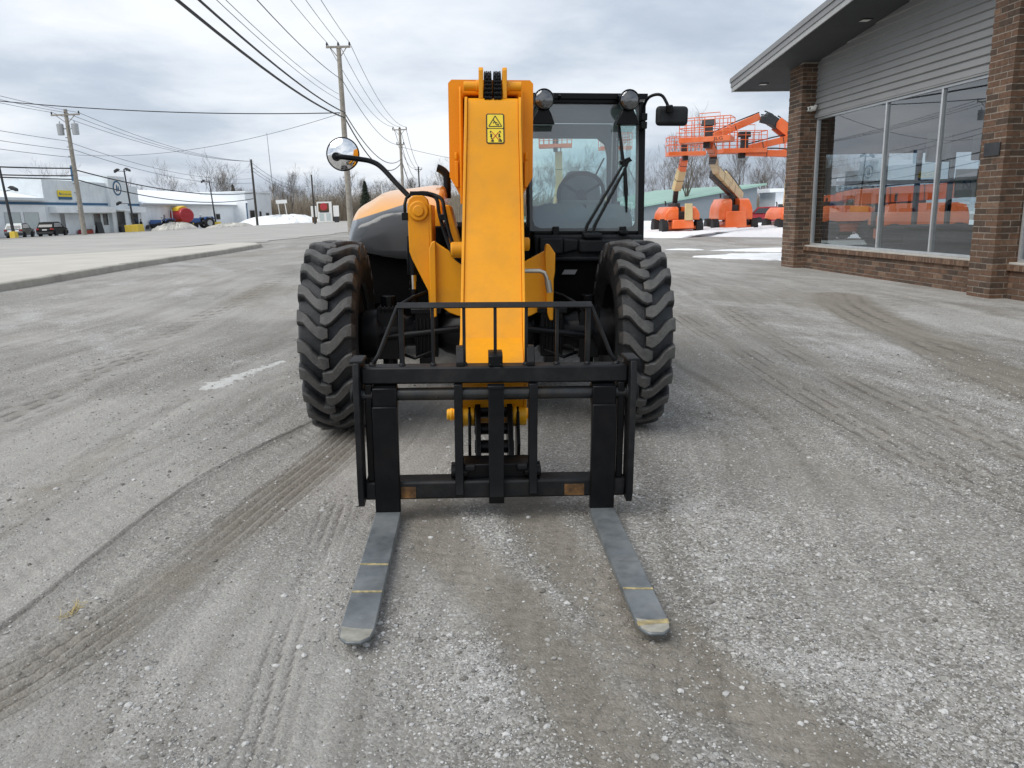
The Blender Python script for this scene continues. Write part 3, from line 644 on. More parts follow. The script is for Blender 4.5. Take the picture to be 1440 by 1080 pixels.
# cab
cab = MB(); X0, X1, Y0, Y1 = .335, 1.245, .74, 2.0
def yw(z): return .74 + (z - 1.31) * .12   # raked windscreen plane
for (x0, x1) in ((X0, X0 + .022), (X1 - .05, X1)):
    cab.loft([[(x0, .72, 1.02), (x1, .72, 1.02), (x1, .82, 1.02), (x0, .82, 1.02)], [(x0, yw(2.27) - .02, 2.27), (x1, yw(2.27) - .02, 2.27), (x1, yw(2.27) + .08, 2.27), (x0, yw(2.27) + .08, 2.27)]])
    cab.box(x0, x1, Y1 - .1, Y1, .9, 2.27)
    cab.box(x0 + .005, x1 - .005, .83, Y1 - .1, 1.02, 1.30)
cab.box(X0 + .022, X1 - .05, .83, .89, 2.255, 2.29); cab.box(X0 + .05, X1 - .055, .745, .79, 1.285, 1.315)
cab.box(X0 + .05, X1 - .055, Y1 - .08, Y1 - .01, 1.02, 1.36)
cab = cab.build('cab_frame', M['frameblack'], T, bevel=.012)
q = MB(); q.box(X0 - .005, X1 + .005, .80, Y1 + .03, 2.285, 2.325); q.box(X0 + .05, X1 - .05, .95, Y1 - .1, 2.322, 2.36, tz=(.05, .05, .1, .1))
for x in (.58, 1.03): q.tube([(x, .80, 2.29), (x, .78, 2.30), (x, .80, 2.31)], .012, 8)
q.build('cab_roof', M['frameblack'], T, bevel=.012)
q = MB()
q.box(X0 + .055, X1 - .06, .90, Y1 - .09, 2.225, 2.28)
q.box(X0 + .055, X1 - .06, Y1 - .085, Y1 - .03, 2.10, 2.225)
q.prism([(1.05, 2.10), (1.185, 2.10), (1.185, 1.36), (1.16, 1.36), (1.145, 1.95), (1.12, 2.05)], 'y', Y1 - .085, Y1 - .04)
q.build('headliner', M['trim'], cab, bevel=.01)
# glass
q = MB(); x0, x1 = X0 + .022, X1 - .05
q.loft([[(x0, yw(1.31) - .004, 1.31), (x1, yw(1.31) - .004, 1.31), (x1, yw(1.31) + .004, 1.31), (x0, yw(1.31) + .004, 1.31)], [(x0, yw(2.26) - .004, 2.26), (x1, yw(2.26) - .004, 2.26), (x1, yw(2.26) + .004, 2.26), (x0, yw(2.26) + .004, 2.26)]])
ws = q.build('windscreen', M['windscreen'], cab)
q = MB()   # black ceramic border of the windscreen
def P(x, z): return (x, yw(z) - .007, z)
b = .022; C8 = lambda X0_, X1_, Z0_, Z1_, r: [(X0_ + r, Z0_), (X1_ - r, Z0_), (X1_ - r * .3, Z0_ + r * .3), (X1_, Z0_ + r), (X1_, Z1_ - r), (X1_ - r * .3, Z1_ - r * .3), (X1_ - r, Z1_), (X0_ + r, Z1_), (X0_ + r * .3, Z1_ - r * .3), (X0_, Z1_ - r), (X0_, Z0_ + r), (X0_ + r * .3, Z0_ + r * .3)]
o_ = C8(x0, x1, 1.31, 2.26, .004); i_ = C8(x0 + b, x1 - b, 1.31 + b, 2.26 - b * .4, .06)
q.loft([[P(*p) for p in o_], [P(*p) for p in i_]], cap=False); q.build('glass_border', M['trim'], ws)
q = MB(); q.box(X1 - .035, X1 - .027, .86, Y1 - .1, 1.30, 2.23); q.box(X0 + .02, X0 + .028, .86, Y1 - .1, 1.30, 2.23); q.box(X0 + .05, X1 - .055, Y1 - .055, Y1 - .047, 1.36, 2.10); q.build('side_glass', M['sideglass'], cab)
# cowl
q = MB(); q.box(X0 + .05, X1 - .02, .66, .80, 1.10, 1.283)
q.box(.42, .60, .60, .67, 1.14, 1.265); q.box(.72, 1.16, .61, .67, 1.15, 1.25); q.prism([(.60, 1.14), (.72, 1.17), (.72, 1.25), (.60, 1.26)], 'y', .625, .66)
q.box(.36, 1.22, .63, .70, 1.085, 1.125); q.box(.75, .90, .60, .74, 1.255, 1.30)
q.build('cowl', M['plastic'], T, bevel=.016, seg=3)
for x in (.555, 1.075):
    q = MB(); q.box(x - .025, x + .025, .70, .76, 1.27, 1.345); q.build('hinge', M['black'], cab, bevel=.006)
q = MB(); q.loft([[(.60, .66, .985), (.70, .66, .985), (.72, .66, 1.02), (.62, .66, 1.02)], [(.60, .675, .985), (.70, .675, .985), (.72, .675, 1.02), (.62, .675, 1.02)]]); q.build('data_plate', M['label_grey'], T)
q = MB(); q.box(1.03, 1.10, .62, .70, 1.29, 1.315); q.build('cowl_latch', M['black'], T, bevel=.005)
# interior
q = MB(); q.loft([[(.70, 1.5, 1.30), (1.02, 1.5, 1.30), (1.02, 1.62, 1.30), (.70, 1.62, 1.30)], [(.66, 1.52, 1.52), (1.05, 1.52, 1.52), (1.05, 1.64, 1.52), (.66, 1.64, 1.52)], [(.69, 1.55, 1.70), (1.02, 1.55, 1.70), (1.02, 1.66, 1.70), (.69, 1.66, 1.70)], [(.76, 1.56, 1.80), (.95, 1.56, 1.80), (.95, 1.65, 1.80), (.76, 1.65, 1.80)]])
q.box(.64, 1.06, 1.15, 1.6, 1.18, 1.32); q.build('operator_seat', M['seat'], cab, bevel=.03, seg=3)
q = MB(); pts = []; cen = Vector((.815, 1.22, 1.60)); ax = Vector((0, .86, .51)).normalized(); u = Vector((1, 0, 0)); w = ax.cross(u)
pts = [cen + (u * math.cos(a) + w * math.sin(a)) * .185 for a in [2 * math.pi * k / 32 for k in range(33)]]
q.tube(pts, .017, 8, cap=False)
for a in (R(90), R(210), R(330)): q.tube([cen - ax * .02, cen + (u * math.cos(a) + w * math.sin(a)) * .18], .012, 6)
q.tube([cen, cen - ax * .3], .04, 10); q.build('steering_wheel', M['void'], cab)
q = MB(); q.loft([[(.40, y, 1.03), (1.18, y, 1.03), (1.18, y, z - .03), (1.05, y, z), (.50, y, z), (.40, y, z - .04)] for y, z in ((.86, 1.40), (.92, 1.47), (1.02, 1.52), (1.12, 1.50), (1.16, 1.40))]); q.box(.62, 1.0, 1.0, 1.12, 1.49, 1.545); q.box(.42, .48, 1.2, 1.7, 1.2, 1.5)
q.build('dashboard', M['trim'], cab, bevel=.015)
q = MB(); q.tube([(1.13, 1.3, 1.3), (1.13, 1.28, 1.50)], .015, 8); q.tube([(1.13, 1.28, 1.5), (1.13, 1.28, 1.54)], .026, 10); q.box(1.08, 1.18, 1.2, 1.6, 1.2, 1.36); q.build('joystick', M['seat'], cab)
q = MB(); q.tube([(.96, 1.9, 1.62), (1.12, 1.93, 1.93)], .008, 6); q.build('window_strut', M['black'], cab)
# wiper
q = MB()
def W(x, z, o=.03): return (x, yw(z) - o, z)
q.tube([W(.775, 1.295, .05), W(.80, 1.36, .045), W(1.062, 1.79), W(1.085, 1.805)], .010, 6); q.tube([W(.835, 1.295, .05), W(.86, 1.36, .045), W(1.085, 1.77), W(1.115, 1.845)], .010, 6)
q.tube([W(1.045, 1.82), W(1.12, 1.85), W(1.13, 1.83)], .014, 6); q.bar(W(1.06, 1.80), W(1.12, 1.84), .03, .02)
q.tube([W(1.036, 2.16, .018), W(1.055, 1.96, .024), W(1.072, 1.82, .03)], [.007, .012, .014], 6); q.tube([W(1.085, 1.78, .03), W(1.095, 1.62, .024), W(1.104, 1.45, .018)], [.013, .016, .006], 6)
for x in (.775, .835): q.lathe([(-.03, .0), (-.028, .02), (.0, .024), (.05, .024)], 'y', (x, .68, 1.29), 12)
q.build('wiper', M['black'], cab)
# work lights
for x, s in ((.452, 1), (1.085, -1)):
    q = MB(); c = (x, .70, 2.262)
    q.lathe([(-.035, .066), (-.045, .072), (-.03, .076), (.02, .072), (.06, .045), (.065, .0)], 'y', c, 28)
    q.prism([(x - .085, 2.09), (x + .085, 2.09), (x + .06, 2.16), (x + .04, 2.20), (x - .04, 2.20), (x - .06, 2.16)], 'y', .70, .80)
    q.box(x - .02, x + .02, .70, .83, 2.18, 2.25)
    o = q.build('work_light', M['frameblack'], T, bevel=.008)
    q = MB(); q.lathe([(-.052, .0), (-.050, .03), (-.044, .055), (-.036, .067), (-.03, .067), (-.03, .0)], 'y', c, 28); q.build('lens', M['lamp'], o)
    q = MB(); q.lathe([(-.026, .066), (-.005, .05), (.012, .02), (.014, .0)], 'y', c, 28); q.lathe([(-.03, .0), (-.028, .014), (.01, .016)], 'y', c, 12); q.build('reflector', M['reflector'], o)
# door mirror
q = MB(); q.tube(smooth3([(1.205, .76, 2.10), (1.21, .74, 2.22), (1.225, .68, 2.275), (1.27, .64, 2.295), (1.315, .62, 2.285), (1.345, .60, 2.235), (1.36, .59, 2.195)]), .012, 8)
q.tube([(1.36, .575, 2.215), (1.365, .585, 2.165)], .026, 12)
for z in (2.09, 2.15): q.box(1.19, 1.235, .72, .80, z - .025, z + .025)
q = q.build('side_mirror', M['black'], T, bevel=.004)
h = MB(); h.box(1.275, 1.515, .60, .66, 2.075, 2.215, tz=None); sh = h.build('mirror_shell', M['plastic'], q, bevel=.035, seg=4)
h = MB(); h.box(1.295, 1.495, .661, .664, 2.095, 2.195); h.build('mirror_glass', M['mirror'], q)

# boom
ob = MB(); cx = .03; hw = .252
def osec(y, dz=0, k=1.): return [(cx + x * k, y, z + dz) for x, z in ((-hw, 1.66), (-hw, 2.195), (-hw + .02, 2.215), (hw - .02, 2.215), (hw, 2.195), (hw, 1.66), (.16, 1.50), (-.16, 1.50))]
ob.loft([osec(-.45), osec(3.5, .02)], cap=False)
iw = .165
def isec(y, dz=0): return [(cx + x, y, z + dz) for x, z in ((-iw, 1.62), (-iw, 2.11), (-iw + .01, 2.13), (iw - .01, 2.13), (iw, 2.11), (iw, 1.62), (.12, 1.55), (-.12, 1.55))]
ob.loft([osec(-.45), isec(-.45), isec(-.1), isec(.4)], cap=False); ob.box(cx - .17, cx + .17, .38, .4, 1.54, 2.14); ob.add(osec(3.5, .02), [tuple(range(8))])
ob = ob.build('outer_boom', M['orange2'], T, bevel=.012, smooth=30)
for s in (-1, 1):
    q = MB(); x = cx + s * .181; q.tube([(x, -.47, 1.50), (x, -.485, 1.62), (x, -.485, 2.14), (x, -.47, 2.17)], .009, 6)
    q.box(x - .01 + s * .028, x + .01 + s * .028, -.49, -.455, 1.60, 1.75); q.tube([(x + s * .028, -.475, 1.76), (x + s * .028, -.475, 1.80)], .012, 8)
    q.build('wear_pad', M['orange2'], ob, bevel=.003)
# ears with pins and lifting chains
for s in (-1, 1):
    q = MB(); x = cx + .008 + s * .068; q.prism([(-.60, 2.09), (-.60, 2.245), (-.585, 2.262), (-.54, 2.262), (-.52, 2.24), (-.40, 2.10)], 'x', x - .013, x + .013)
    xx = cx + .005 + s * .128; q.tube([(x, -.545, 2.165), (x + s * .1, -.545, 2.165)], .026, 14); q.tube([(x, -.545, 2.165), (x + s * .03, -.545, 2.165)], .033, 14)
    q.build('chain_bracket', M['yellow'], T, bevel=.004)
for s in (-1, 1):
    q = MB(); x = cx + .008 + s * .0275
    q.bar((x, -.462, 2.05), (x, -.44, 2.235), .044, .02)
    for k in range(13):
        a = R(100 - k * 9); y = -.47 - .13 * math.cos(a); z = 2.09 + .155 * math.sin(a)
        for j in range(4):
            xx = x - .0165 + .011 * j; d = (k + j) % 2
            q.tube([(xx - .004, y - .008, z), (xx + .004, y - .008, z)], .0135 if d else .010, 8)
            q.bar((xx, y, z + .01), (xx, y + .004, z - .012), .008, .022)
        q.tube([(x - .022, y - .004, z), (x + .022, y - .004, z)], .005, 6)
    q.build('lifting_chain', M['black'], T)
# gooseneck nose
NP = [(-.40, 2.06), (-.56, 2.095), (-.595, 2.092), (-.622, 2.075), (-.64, 2.04), (-.665, 1.95), (-.83, 1.40), (-1.245, .80), (-1.28, .785), (-1.56, .70), (-1.60, .67), (-1.60, .63), (-1.46, .52), (-1.34, .36), (-1.22, .36), (-1.05, .62), (-.62, 1.32), (-.40, 1.58)]
def nw(z): return .158 if z > 1.52 else (.158 + .012 * min(1, (1.52 - z) / .1))
def nose_solid(q, grow_):
    vs = []; n = len(NP)
    for s in (-1, 1): vs += [(cx + .008 + .04 * (y + .6) + s * (nw(z) + grow_), y, z) for y, z in NP]
    q.add(vs, [tuple(range(n))[::-1], tuple(range(n, 2 * n))] + [(i, (i + 1) % n, n + (i + 1) % n, n + i) for i in range(n)])
q = MB(); nose_solid(q, -.012); nose = q.build('boom_nose', M['yellow'], T, bevel=.004, smooth=18)
q = MB(); n = len(NP)
for s in (-1, 1):
    ctr = Vector((-.8, 1.2)); out = []
    for y, z in NP: out.append((y - .012, z + .006))
    vs = [(cx + .008 + .04 * (y + .6) + s * (nw(z) - .0115), y, z) for y, z in out] + [(cx + .008 + .04 * (y + .6) + s * (nw(z) + .004), y, z) for y, z in out]
    q.add(vs, [tuple(range(n))[::-1], tuple(range(n, 2 * n))] + [(i, (i + 1) % n, n + (i + 1) % n, n + i) for i in range(n)])
q.build('side_plate', M['yellow'], nose, bevel=.003, smooth=18)
# warning label on the nose (lies on the sloping face)
p0, p1 = Vector((0, -.665, 1.95)), Vector((0, -.83, 1.40)); dn = (p1 - p0).normalized(); nrm_ = Vector((0, dn.z, -dn.y)); nrm_ = nrm_ if nrm_.y < 0 else -nrm_
def lab(u, v, h): return (cx + .018 + u, *(p0 + dn * (.035 - v + .0) + nrm_ * h)[1:])
def flat(poly, h, m, name, par):
    q = MB(); q.loft([[lab(u, v, h - .0012) for u, v in poly], [lab(u, v, h) for u, v in poly]]); return q.build(name, m, par)
HW, HH = .052, .088
rr = lambda w, h, r: [(-w + r, -h), (w - r, -h), (w, -h + r), (w, h - r), (w - r, h), (-w + r, h), (-w, h - r), (-w, -h + r)]
LB = flat(rr(HW, HH, .008), .003, M['signblack'], 'warning_label', nose)
for cy, nm in ((.042, 0), (-.042, 1)): flat([(u * .045 / .052, v * .0395 / .088 + cy) for u, v in rr(HW, HH, .006)], .0042, M['signyellow'], 'label_panel', LB)
def strokes(lines, w, h, m, name):
    q = MB()
    for a, b in lines:
        a, b = Vector(a), Vector(b); d = (b - a).normalized(); p = Vector((-d.y, d.x)) * w / 2
        q.loft([[lab(*(c), h - .001) for c in (a + p, a - p, b - p, b + p)], [lab(*(c), h) for c in (a + p, a - p, b - p, b + p)]])
    return q.build(name, m, LB)
strokes([((-.036, .012), (.036, .012)), ((-.037, .0125), (0, .074)), ((.037, .0125), (0, .074))], .005, .0052, M['signblack'], 'triangle')
strokes([((-.010, .048), (.0, .036)), ((.0, .036), (.012, .034)), ((.0, .036), (.006, .022)), ((.006, .022), (.018, .020)), ((-.012, .054), (-.008, .050)), ((-.002, .044), (-.012, .030)), ((.014, .030), (.020, .018))], .005, .0052, M['signblack'], 'figure')
strokes([((-.026, -.030), (-.022, -.052)), ((-.020, -.034), (-.028, -.050)), ((.024, -.030), (.020, -.052)), ((.018, -.034), (.028, -.050)), ((-.024, -.055), (-.012, -.072)), ((-.026, -.072), (-.010, -.076)), ((.022, -.058), (.034, -.072)), ((.016, -.073), (.038, -.074)), ((-.03, -.024), (-.024, -.014)), ((.03, -.024), (.024, -.014))], .0075, .0052, M['signblack'], 'figure')
strokes([((-.020, -.020), (.020, -.066)), ((.020, -.020), (-.020, -.066))], .004, .0058, M['signred'], 'cross')
# nose foot: bosses and pins
for s in (-1, 1):
    q = MB(); x = .002 + s * .135; q.tube([(x - .042, -1.38, .42), (x + .042, -1.38, .42)], .062, 24); q.tube([(x - .03, -1.38, .42), (x - .012, -1.38, .42)], .066, 24)
    q.prism([(-1.42, .60), (-1.40, .46), (-1.33, .40), (-1.26, .55)], 'x', x - .04, x + .04)
    q.tube([(x + s * .04, -1.38, .42), (x + s * .098, -1.38, .42), (x + s * .102, -1.38, .42)], [.03, .03, .024], 16); q.tube([(x + s * .07, -1.38, .42), (x + s * .085, -1.38, .42)], .034, 16)
    q.build('nose_pivot', M['gold'], T, bevel=.004)

# fork carriage
FC = thing('fork_carriage', (0, -1.78, 0), 0, lean=False); FC.parent = T; cxx = .008
def fc(q, name, m, bev=.004, par=None): return q.build(name, m, par or FC, bevel=bev)
q = MB(); q.box(cxx - .622, cxx + .622, 0, .10, .672, .752); fc(q, 'top_rail', M['scuffed'], .009)
q = MB(); q.box(cxx - .625, cxx + .625, -.02, .10, .112, .202); fc(q, 'bottom_rail', M['scuffed'], .012)
for x0, x1 in ((-.445, -.375), (.335, .43)):
    q = MB(); q.box(x0, x1, -.0225, -.0195, .122, .178); fc(q, 'worn_patch', M['rust'], .0)
for s in (-1, 1):
    q = MB(); x = cxx + s * .638
    q.prism([(-.04, .78), (.14, .78), (.14, .62), (.06, .50), (.06, .10), (-.04, .09), (-.06, .14), (-.06, .70)], 'x', x - .014, x + .014)
    q.box(x - .03, x + .03, -.03, .12, .775, .79); q.tube([(x - .02, .03, .62), (x + s * .035, .03, .62)], .045, 14)
    fc(q, 'end_plate', M['scuffed'])
    q = MB(); q.box(x - s * .045 - .016, x - s * .045 + .016, .0, .10, .20, .672); fc(q, 'upright', M['black'])
q = MB(); q.tube([(cxx - .63, .03, .618), (cxx + .63, .03, .618)], .031, 20); fc(q, 'fork_shaft', M['bar'], .0)
q = MB(); q.prism([(-.055, .66), (-.055, .20), (-.075, .14), (-.06, .10), (-.02, .09), (.0, .12), (-.02, .20), (-.02, .66)], 'x', cxx - .036, cxx + .036); q.box(cxx - .04, cxx + .04, -.06, .0, .655, .672); fc(q, 'centre_strap', M['black'])
for s in (-1, 1):
    q = MB(); x = cxx + s * .175; q.prism([(-.02, .672), (-.03, .60), (-.03, .19), (-.05, .14), (-.02, .125), (.02, .20), (.05, .30), (.05, .672)], 'x', x - .02, x + .02); q.tube([(x - .04, .02, .235), (x + .04, .02, .235)], .03, 12); fc(q, 'bracket_plate', M['black'])
    q = MB(); q.prism([(.005, .752), (.0, .772), (.045, .838), (.10, .838), (.10, .752)], 'x', cxx + s * .165 - .018, cxx + s * .165 + .018); fc(q, 'stop_lug', M['scuffed'])
q = MB(); q.prism([(.0, .752), (.0, .80), (.03, .815), (.10, .815), (.10, .752)], 'x', cxx - .033, cxx + .033)
for s in (-1, 1): q.tube([(cxx + s * .025, .0, .76), (cxx + s * .025, -.012, .76)], .008, 8)
fc(q, 'stop_lug', M['black'])
q = MB()
for s in (-1, 1):
    x = cxx + s * .082; q.prism([(.46, .50), (.40, .52), (.33, .48), (.24, .36), (.14, .24), (.06, .20), (.06, .14), (.34, .16), (.46, .36)], 'x', x - .014, x + .014)
    q.prism([(.38, .50), (.46, .48), (.46, .16), (.30, .16), (.24, .30)], 'x', cxx + s * .125 - .008, cxx + s * .125 + .008)
for y, z, r in ((.40, .445, .045), (.33, .36, .030), (.26, .285, .034), (.20, .215, .028)): q.tube([(cxx - .10, y, z), (cxx + .10, y, z)], r, 16)
q.prism([(.02, .20), (.16, .20), (.16, .27), (.10, .29), (.02, .27)], 'x', cxx - .165, cxx + .165); q.box(cxx - .18, cxx + .18, .04, .12, .20, .215)
for s in (-1, 1): q.tube([(cxx + s * .16, .06, .255), (cxx + s * .215, .06, .255)], .016, 10); q.tube([(cxx + s * .10, .0, .262), (cxx + s * .15, .0, .262)], .02, 10)
fc(q, 'quick_hitch', M['black'], .004)
def fork(x0, x1, marks):
    y0, yt = -.03, -1.17
    q = MB(); q.box(x0, x1, y0 - .012, y0 + .030, .05, .575, tz=(0, 0, 0, .0)); q.tube([((x0 + x1) / 2 - .055, .03, .618), ((x0 + x1) / 2 + .055, .03, .618)], .052, 20); q.box(x0 + .002, x1 - .002, -.028, .04, .56, .66)
    o = fc(q, 'fork', M['black'], .006)
    o.parent = FC
    w = x1 - x0; b = MB()
    def ring(y, zt, th, ins): return [(x0 + ins, y, zt - th), (x1 - ins, y, zt - th), (x1 - ins, y, zt), (x0 + ins, y, zt)]
    b.loft([ring(y0 - .012, .062, .045, 0), ring(y0 - .06, .060, .044, 0), ring(y0 - .5, .058, .034, 0), ring(yt + .075, .056, .016, 0.0), ring(yt + .03, .056, .013, .008), ring(yt + .008, .055, .011, .026), ring(yt, .055, .010, .034)])
    fc(b, 'blade', M['steel'], .003, o)
    for y, d, mm, sk in marks:
        b = MB(); b.loft([[(x0 + .002 + ins, y + sk, z), (x1 - .002 - ins, y - sk, z), (x1 - .002 - ins, y - sk + d, z), (x0 + .002 + ins, y + sk + d, z)] for ins, z in ((0, .054), (0, .0605 if y > -.6 else .0592 if y > -1. else .0575))]); fc(b, 'paint_mark', M[mm], 0, o)
    tip = MB(); tip.loft([[(x0 + .004, yt + .10, z), (x0 + .05, yt + .085, z), (x1 - .004, yt + .105 - .03, z), (x1 - .010, yt + .03, z), (x1 - .036, yt + .004, z), (x0 + .036, yt + .004, z), (x0 + .010, yt + .03, z)] for z in (.05, .0572)]); fc(tip, 'bright_tip', M['tipworn'], 0, o)
fork(-.566, -.448, [(-.60, .014, 'stripe', .004), (-.83, .012, 'stripe', .003)])
fork(.458, .574, [(-.62, .008, 'steel', .004), (-.86, .012, 'stripe', .004), (-1.115, .03, 'stripe', -.006)])
# load guard
LG = MB(); yz = lambda z: .05
LG.prism([(.03, 1.023), (.034, 1.028), (.066, 1.045), (.072, 1.043), (.072, 1.036), (.038, 1.019)], 'x', cxx - .452, cxx + .452)
for i, x in enumerate((-.435, -.29, -.145, 0, .145, .29, .435)):
    w = .012 if i in (0, 6) else .0075
    LG.loft([[(cxx + x * 1.0 - w, .05 - .008, z), (cxx + x + w, .05 - .008, z), (cxx + x + w, .05 + .012, z), (cxx + x - w, .05 + .012, z)] for z in (.75, 1.031)])
    LG.tube([(cxx + x, .05, .752), (cxx + x, .05, .765)], [.018, .012], 8)
for s in (-1, 1): LG.tube([(cxx + s * .575, .055, .755), (cxx + s * .545, .055, .80), (cxx + s * .448, .055, 1.03)], .010, 8); LG.tube([(cxx + s * .575, .055, .752), (cxx + s * .572, .055, .765)], [.02, .012], 8)
fc(LG, 'load_guard', M['scuffed'], .003)

# ------------------------------------------------------------------ brick showroom on the right
B = thing('showroom', (8.154, 13.922, 0), R(5.05), 'dark brick showroom with grey siding, wide windows and a low pitched overhanging roof', 'building')
def bricks(q, runs, z0, z1, ch=.104, bl=.30, depth=.10):
    """runs: (ax, fixed, a, b, sgn): a face lying at x or y = fixed, from a to b, facing sgn"""
    n = int((z1 - z0) / ch)
    for k in range(n):
        zb = z0 + k * ch
        for ri, (ax, fx, a, b, sg) in enumerate(runs):
            p = a - (bl / 2 if (k + ri) % 2 else 0); 
            while p < b - .01:
                s, e = max(p, a), min(p + bl - .016, b); p += bl
                if e - s < .03: continue
                o = random.uniform(-.003, .005); dz = random.uniform(-.002, .002); mi = random.choices((1, 2, 3, 4), (5, 4, 4, 1.3))[0]
                f0 = fx - sg * o; f1 = fx - sg * depth
                lo, hi = min(f0, f1), max(f0, f1)
                if ax == 'x': q.box(lo, hi, s, e, zb + dz, zb + ch - .017 + dz, mi)
                else: q.box(s, e, lo, hi, zb + dz, zb + ch - .017 + dz, mi)
def pier(name, x0, x1, y0, y1, h, par):
    q = MB(); q.box(x0 + .006, x1, y0 + .006, y1 - .006, -.1, h)
    bricks(q, [('x', x0, y0, y1, -1), ('y', y0, x0 + .105, x1, -1), ('y', y1, x0 + .105, x1, 1)], -.03, h)
    return q.build(name, BR, par, smooth=20)
WX = .42
soff = lambda y: 6.046 - .121 * y
pier('brick_pier', 0, .70, -.60, 0, soff(-.6) + .06, B); pier('brick_pier', 0, .75, 7.05, 7.80, soff(7.05) + .06, B)
def knee(y0, y1):
    q = MB(); q.box(WX - .09, WX + .2, y0, y1, -.1, .50); bricks(q, [('x', WX - .10, y0, y1, -1)], -.03, .50)
    y = y0
    while y < y1 - .05:
        q.box(WX - .155 + random.uniform(-.004, .004), WX + .1, y, y + .092, .475, .575, random.choice((1, 2, 2, 4, 4))); y += .104
    q.box(WX - .15, WX + .1, y0, y1, .478, .572); k = q.build('knee_wall', BR, B, smooth=20)
    q = MB(); q.box(WX - .13, WX + .12, y0, y1, .576, .612); q.build('window_sill', M['sill'], k, bevel=.005)
knee(0.002, 7.048); knee(-7.0, -.602)
def window(y0, y1, z0, z1, mulls, name='window'):
    f = MB(); w = .05
    f.box(WX, WX + .1, y0, y1, z0, z0 + w); f.box(WX, WX + .1, y0, y1, z1 - w, z1)
    for y in [y0, y1 - w] + [m - w / 2 for m in mulls]: f.box(WX - .002, WX + .102, y, y + w, z0 + w, z1 - w)
    f = f.build(name, M['alu'], B, bevel=.004); es = [y0] + mulls + [y1]
    for a, b in zip(es[:-1], es[1:]):
        q = MB(); q.box(WX + .045, WX + .053, a + w * .5, b - w * .5, z0 + w * .6, z1 - w * .6); q.build('pane', M['shopglass'], f)
window(.03, 7.02, .613, 3.83, [1.86, 3.80]); window(-6.9, -.63, .613, 3.83, [-4.8, -2.7])
q = MB()
for a, b in ((.002, 7.048), (-7., -.602)):
    z = 3.86
    q.box(WX - .05, WX + .12, a, b, 3.832, 3.872)
    while z < 7.0:
        yb = min(b, (6.046 - z) / .121 + .3)
        if yb > a + .05: q.prism([(WX - .035, z), (WX - .06, z + .012), (WX - .018, z + .155), (WX + .06, z + .155), (WX + .06, z)], 'y', a, yb)
        z += .15
q.build('siding', M['siding'], B, smooth=20)
q = MB()   # roof slab: soffit, then fascia along the rake and the eave
def roofpts(x): return [(x, 9.6, soff(9.6)), (x, -7.5, soff(-7.5))]
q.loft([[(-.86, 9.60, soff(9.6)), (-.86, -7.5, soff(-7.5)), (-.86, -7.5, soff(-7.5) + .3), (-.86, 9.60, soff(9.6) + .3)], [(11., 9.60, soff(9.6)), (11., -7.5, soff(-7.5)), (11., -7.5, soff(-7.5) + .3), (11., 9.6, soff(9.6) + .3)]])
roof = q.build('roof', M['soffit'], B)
q = MB()
for o, z0, z1 in ((.0, -.02, .10), (-.02, .10, .235), (-.045, .235, .36)):
    q.loft([[(-.865 + o - .03, y, soff(y) + z0), (-.862, y, soff(y) + z0), (-.862, y, soff(y) + z1), (-.865 + o - .03, y, soff(y) + z1)] for y in (9.68 - o, -7.5)], 1 if z0 < 0 else 0)
    q.loft([[(x, 9.602, soff(9.6) + z0), (x, 9.68 - o, soff(9.6) + z0), (x, 9.68 - o, soff(9.6) + z1), (x, 9.602, soff(9.6) + z1)] for x in (-.862, 11.)], 1 if z0 < 0 else 0)
q.build('fascia', [M['fascia'], M['fascialight']], roof, bevel=.004)
for x, y in ((.02, 4.2), (-.26, 8.95), (-.2, -.8)):
    q = MB(); q.box(x - .12, x + .12, y - .12, y + .12, -.012, .02); q.box(x - .09, x + .09, y - .09, y + .09, -.016, -.011, 1)
    o = q.build('soffit_light', [M['darkgrey'], M['paper']], roof, bevel=.004)
    o.location = (0, 0, soff(y) + .002); 
q = MB(); q.box(.18, .2, 0, .01, 0, .01)
# plaque and camera
q = MB(); q.box(-.030, -.0065, -.50, -.12, 2.38, 2.60); q.build('plaque', M['darkgrey'], B, bevel=.006)
cam_ = thing('security_camera', (0, 0, 0), 0, 'small white twin head security camera under the siding by the far brick pier', 'camera', lean=False)
cam_.matrix_world = B.matrix_basis
cam_.location = B.matrix_basis @ Vector((.30, 6.93, 4.05)); cam_.rotation_euler = B.rotation_euler
q = MB(); q.lathe([(0, .05), (.04, .05)], 'x', (0, 0, .05), 14); q.tube([(0, 0, .05), (-.05, 0, .0)], .02, 8); q.build('mount', M['paper'], cam_)
for dy in (-.075, .075):
    q = MB(); q.lathe([(-.16, .0), (-.155, .05), (-.12, .062), (-.03, .062), (-.01, .03)], 'x', (0, dy, 0), 16); q.lathe([(-.165, .0), (-.164, .035), (-.15, .035)], 'x', (0, dy, 0), 14, 1); q.build('camera_head', [M['paper'], M['darkgrey']], cam_)
# shell behind the windows: end wall with tall glazing, back walls, floor
q = MB(); q.box(WX + .2, 11, -7.2, 7.4, -.08, .10, 1); q.box(10.8, 11, -7.2, 7.5, .10, 5.1); q.box(WX + .2, 10.8, -7.3, -7.2, .1, 6.); q.box(.76, 1.2, 7.45, 7.6, .1, .62); q.box(1.2, 10.8, 7.45, 7.6, .1, .55); q.box(.76, 10.8, 7.45, 7.6, 2.95, 5.1); q.box(9.2, 10.8, 7.45, 7.6, .55, 2.95)
q.box(WX + .2, 10.8, -7.2, 7.4, 3.95, 4.05); q.build('interior_wall', [M['interior'], M['carpet']], B)
f = MB()
for x in (.76, 2.6, 3.55, 4.5, 5.9, 7.5, 9.14): f.box(x, x + .10, 7.46, 7.58, .551, 2.949)
f.box(.86, 9.14, 7.47, 7.57, 2.15, 2.25); f = f.build('window', M['darkgrey'], B)
